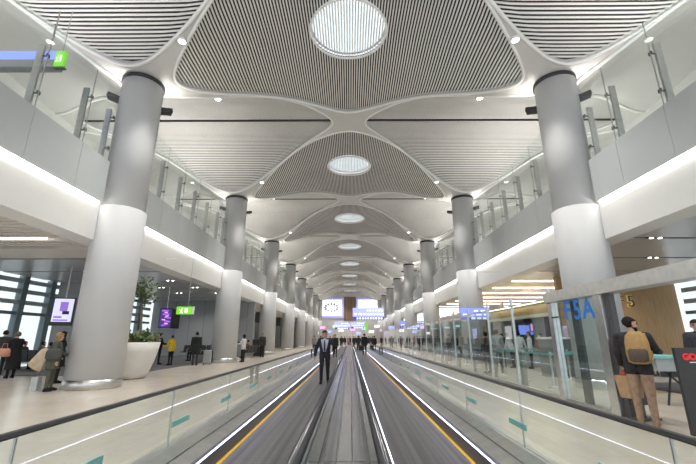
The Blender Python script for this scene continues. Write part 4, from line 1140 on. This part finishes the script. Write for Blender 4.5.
# screens in opening
for x, y, z, w, hh, m, lab in ((13.6, 30.0, 2.05, 1.1, .7, M_blue, 'blue screen inside the framed opening'), (13.6, 28.6, 2.2, .55, .5, M_spink, 'pink red screen inside the framed opening'), (13.2, 22.9, 2.25, .7, .45, M_spurp, 'violet screen inside the right end of the opening'), (12.0, 29.6, 2.3, .5, .25, M_green, 'green exit light inside the left of the opening'), (12.0, 21.9, 2.0, .5, .22, M_green, 'green exit light inside the right of the opening')):
    t = thing('monitor', lab, 'screen', (x, y, 0), 0)
    MB().box(-w/2-.05, w/2+.05, .0, .08, z-hh/2-.05, z+hh/2+.05).build('casing', M_black, t); MB().box(-w/2, w/2, -.02, 0, z-hh/2, z+hh/2).build('display', m, t); MB().tube([(0, .04, z+hh/2), (0, .04, 3.3)], .02, 6).build('pole', M_dark, t)
# officers and travellers behind the glass
simple('man in dark grey suit seen from behind, behind the glass partition', 6.0, 17.2, .4, 1.72, jacket=(.05, .048, .05), trousers=BLK, wide=1.12)
simple('person in pale shirt beside the man in dark grey suit', 6.55, 17.4, -.3, 1.84, jacket=(.40, .41, .42), trousers=BLK)
simple('white shirted officer bending forward, left one at the desks', 8.3, 20.1, .9, 1.76, jacket=(.80, .81, .83), trousers=BLK, pose=dict(lean=.35, la=.6, ra=.6))
simple('white shirted officer in the middle at the desks', 8.75, 20.3, -.8, 1.78, jacket=(.80, .81, .83), trousers=BLK, pose=dict(lean=.15, la=.6, ra=.6))
simple('white shirted officer, right one standing at the desks', 8.95, 19.5, 1.2, 1.78, jacket=(.80, .81, .83), trousers=BLK)
simple('person in black jacket left of the white shirted officers', 7.95, 20.4, 1.0, 1.70, jacket=BLK, trousers=BLK)
simple('person in orange vest behind the counter', 9.4, 19.2, 2.2, 1.68, jacket=(.70, .20, .05), trousers=BLK)
simple('person in black seated behind the rounded counter', 8.9, 17.2, 2.4, 1.62, jacket=BLK, trousers=BLK)
# far scanners behind glass
sc0 = None
for i in range(6):
    y = 27.+i*4.2
    lab = 'dark framed security scanner arch behind the far glass partition, %s' % (ORD[i] if i == 0 else ORD[i]+' nearest')
    def arch():
        t = thing('scanner_arch', lab, 'scanner', (7.6, y, 0), 0, 'security scanner arches')
        for s in (-1, 1): MB().box(s*.45-.08, s*.45+.08, -.35, .35, 0, 2.15).build('side_panel', M_mull, t)
        MB().box(-.53, .53, -.35, .35, 2.15, 2.35).build('top_bar', M_counter, t); MB().box(-.3, .3, -.37, -.35, 2.19, 2.31).build('light_bar', M_scyan, t)
        return t
    if sc0 is None: sc0 = arch()
    else: dup(sc0, (7.6+.25*(i % 2), y, 0), 0, lab)
for i in range(8):
    x, y = 6.6+(i % 3)*1.1, 26+i*3.3
    c = [(.04,.04,.045), (.3,.3,.3), (.05,.045,.04), (.10,.14,.2)][i % 4]
    if i == 0: pr_ = simple('far traveller behind the glass partition, nearest', x, y, .5, 1.74, jacket=c, trousers=BLK, vox=.025)[0]; pr_['group'] = 'travellers behind the far glass partition'
    else: dup(pr_, (x, y, 0), i*1.1, 'far traveller in dark clothes behind the glass partition, %s' % nth(i))

# navy blocks added for the walkway's dark reflection and more far things
for i, (x, y) in enumerate(((9.6, 15.2), (7.7, 24.6), (9.0, 30.5))):
    t = thing('reflection_block', 'dark blue grey block added for the walkway reflection behind the queue posts, %s' % nth(i), 'added block', (x, y, 0), 0, 'blocks added for the walkway reflection')
    MB().box(-.5, .5, -1.6, 1.6, .30, .78).build('body', mat('navy_panel', (.05, .065, .10), .4, noise=.1), t); MB().box(-.45, .45, -1.6, 1.6, .78, .82).build('belt', M_black, t)
    for sx in (-1, 1):
        for sy in (-1, 1): MB().box(sx*.42-.04, sx*.42+.04, sy*1.4-.04, sy*1.4+.04, 0, .3).build('leg', M_steel2, t)
for i in range(12):
    x, y = -8.+1.45*i, 92.+(i*37 % 9)
    z = 2.3+(i*53 % 7)*.32
    t = thing('lit_sign', 'small lit shop sign far at the end of the hall, %s from the left' % (ORD[i] if i else 'first'), 'sign', (x, y, 0), 0, 'lit shop signs at the end of the hall')
    MB().box(-.6, .6, -.05, .05, z, z+.55).build('display', [M_swhite, M_spink, M_blue2, M_scyan, M_swhite][i % 5], t); MB().box(-.04, .04, -.03, .03, 0, z).build('pole', M_steel2, t)
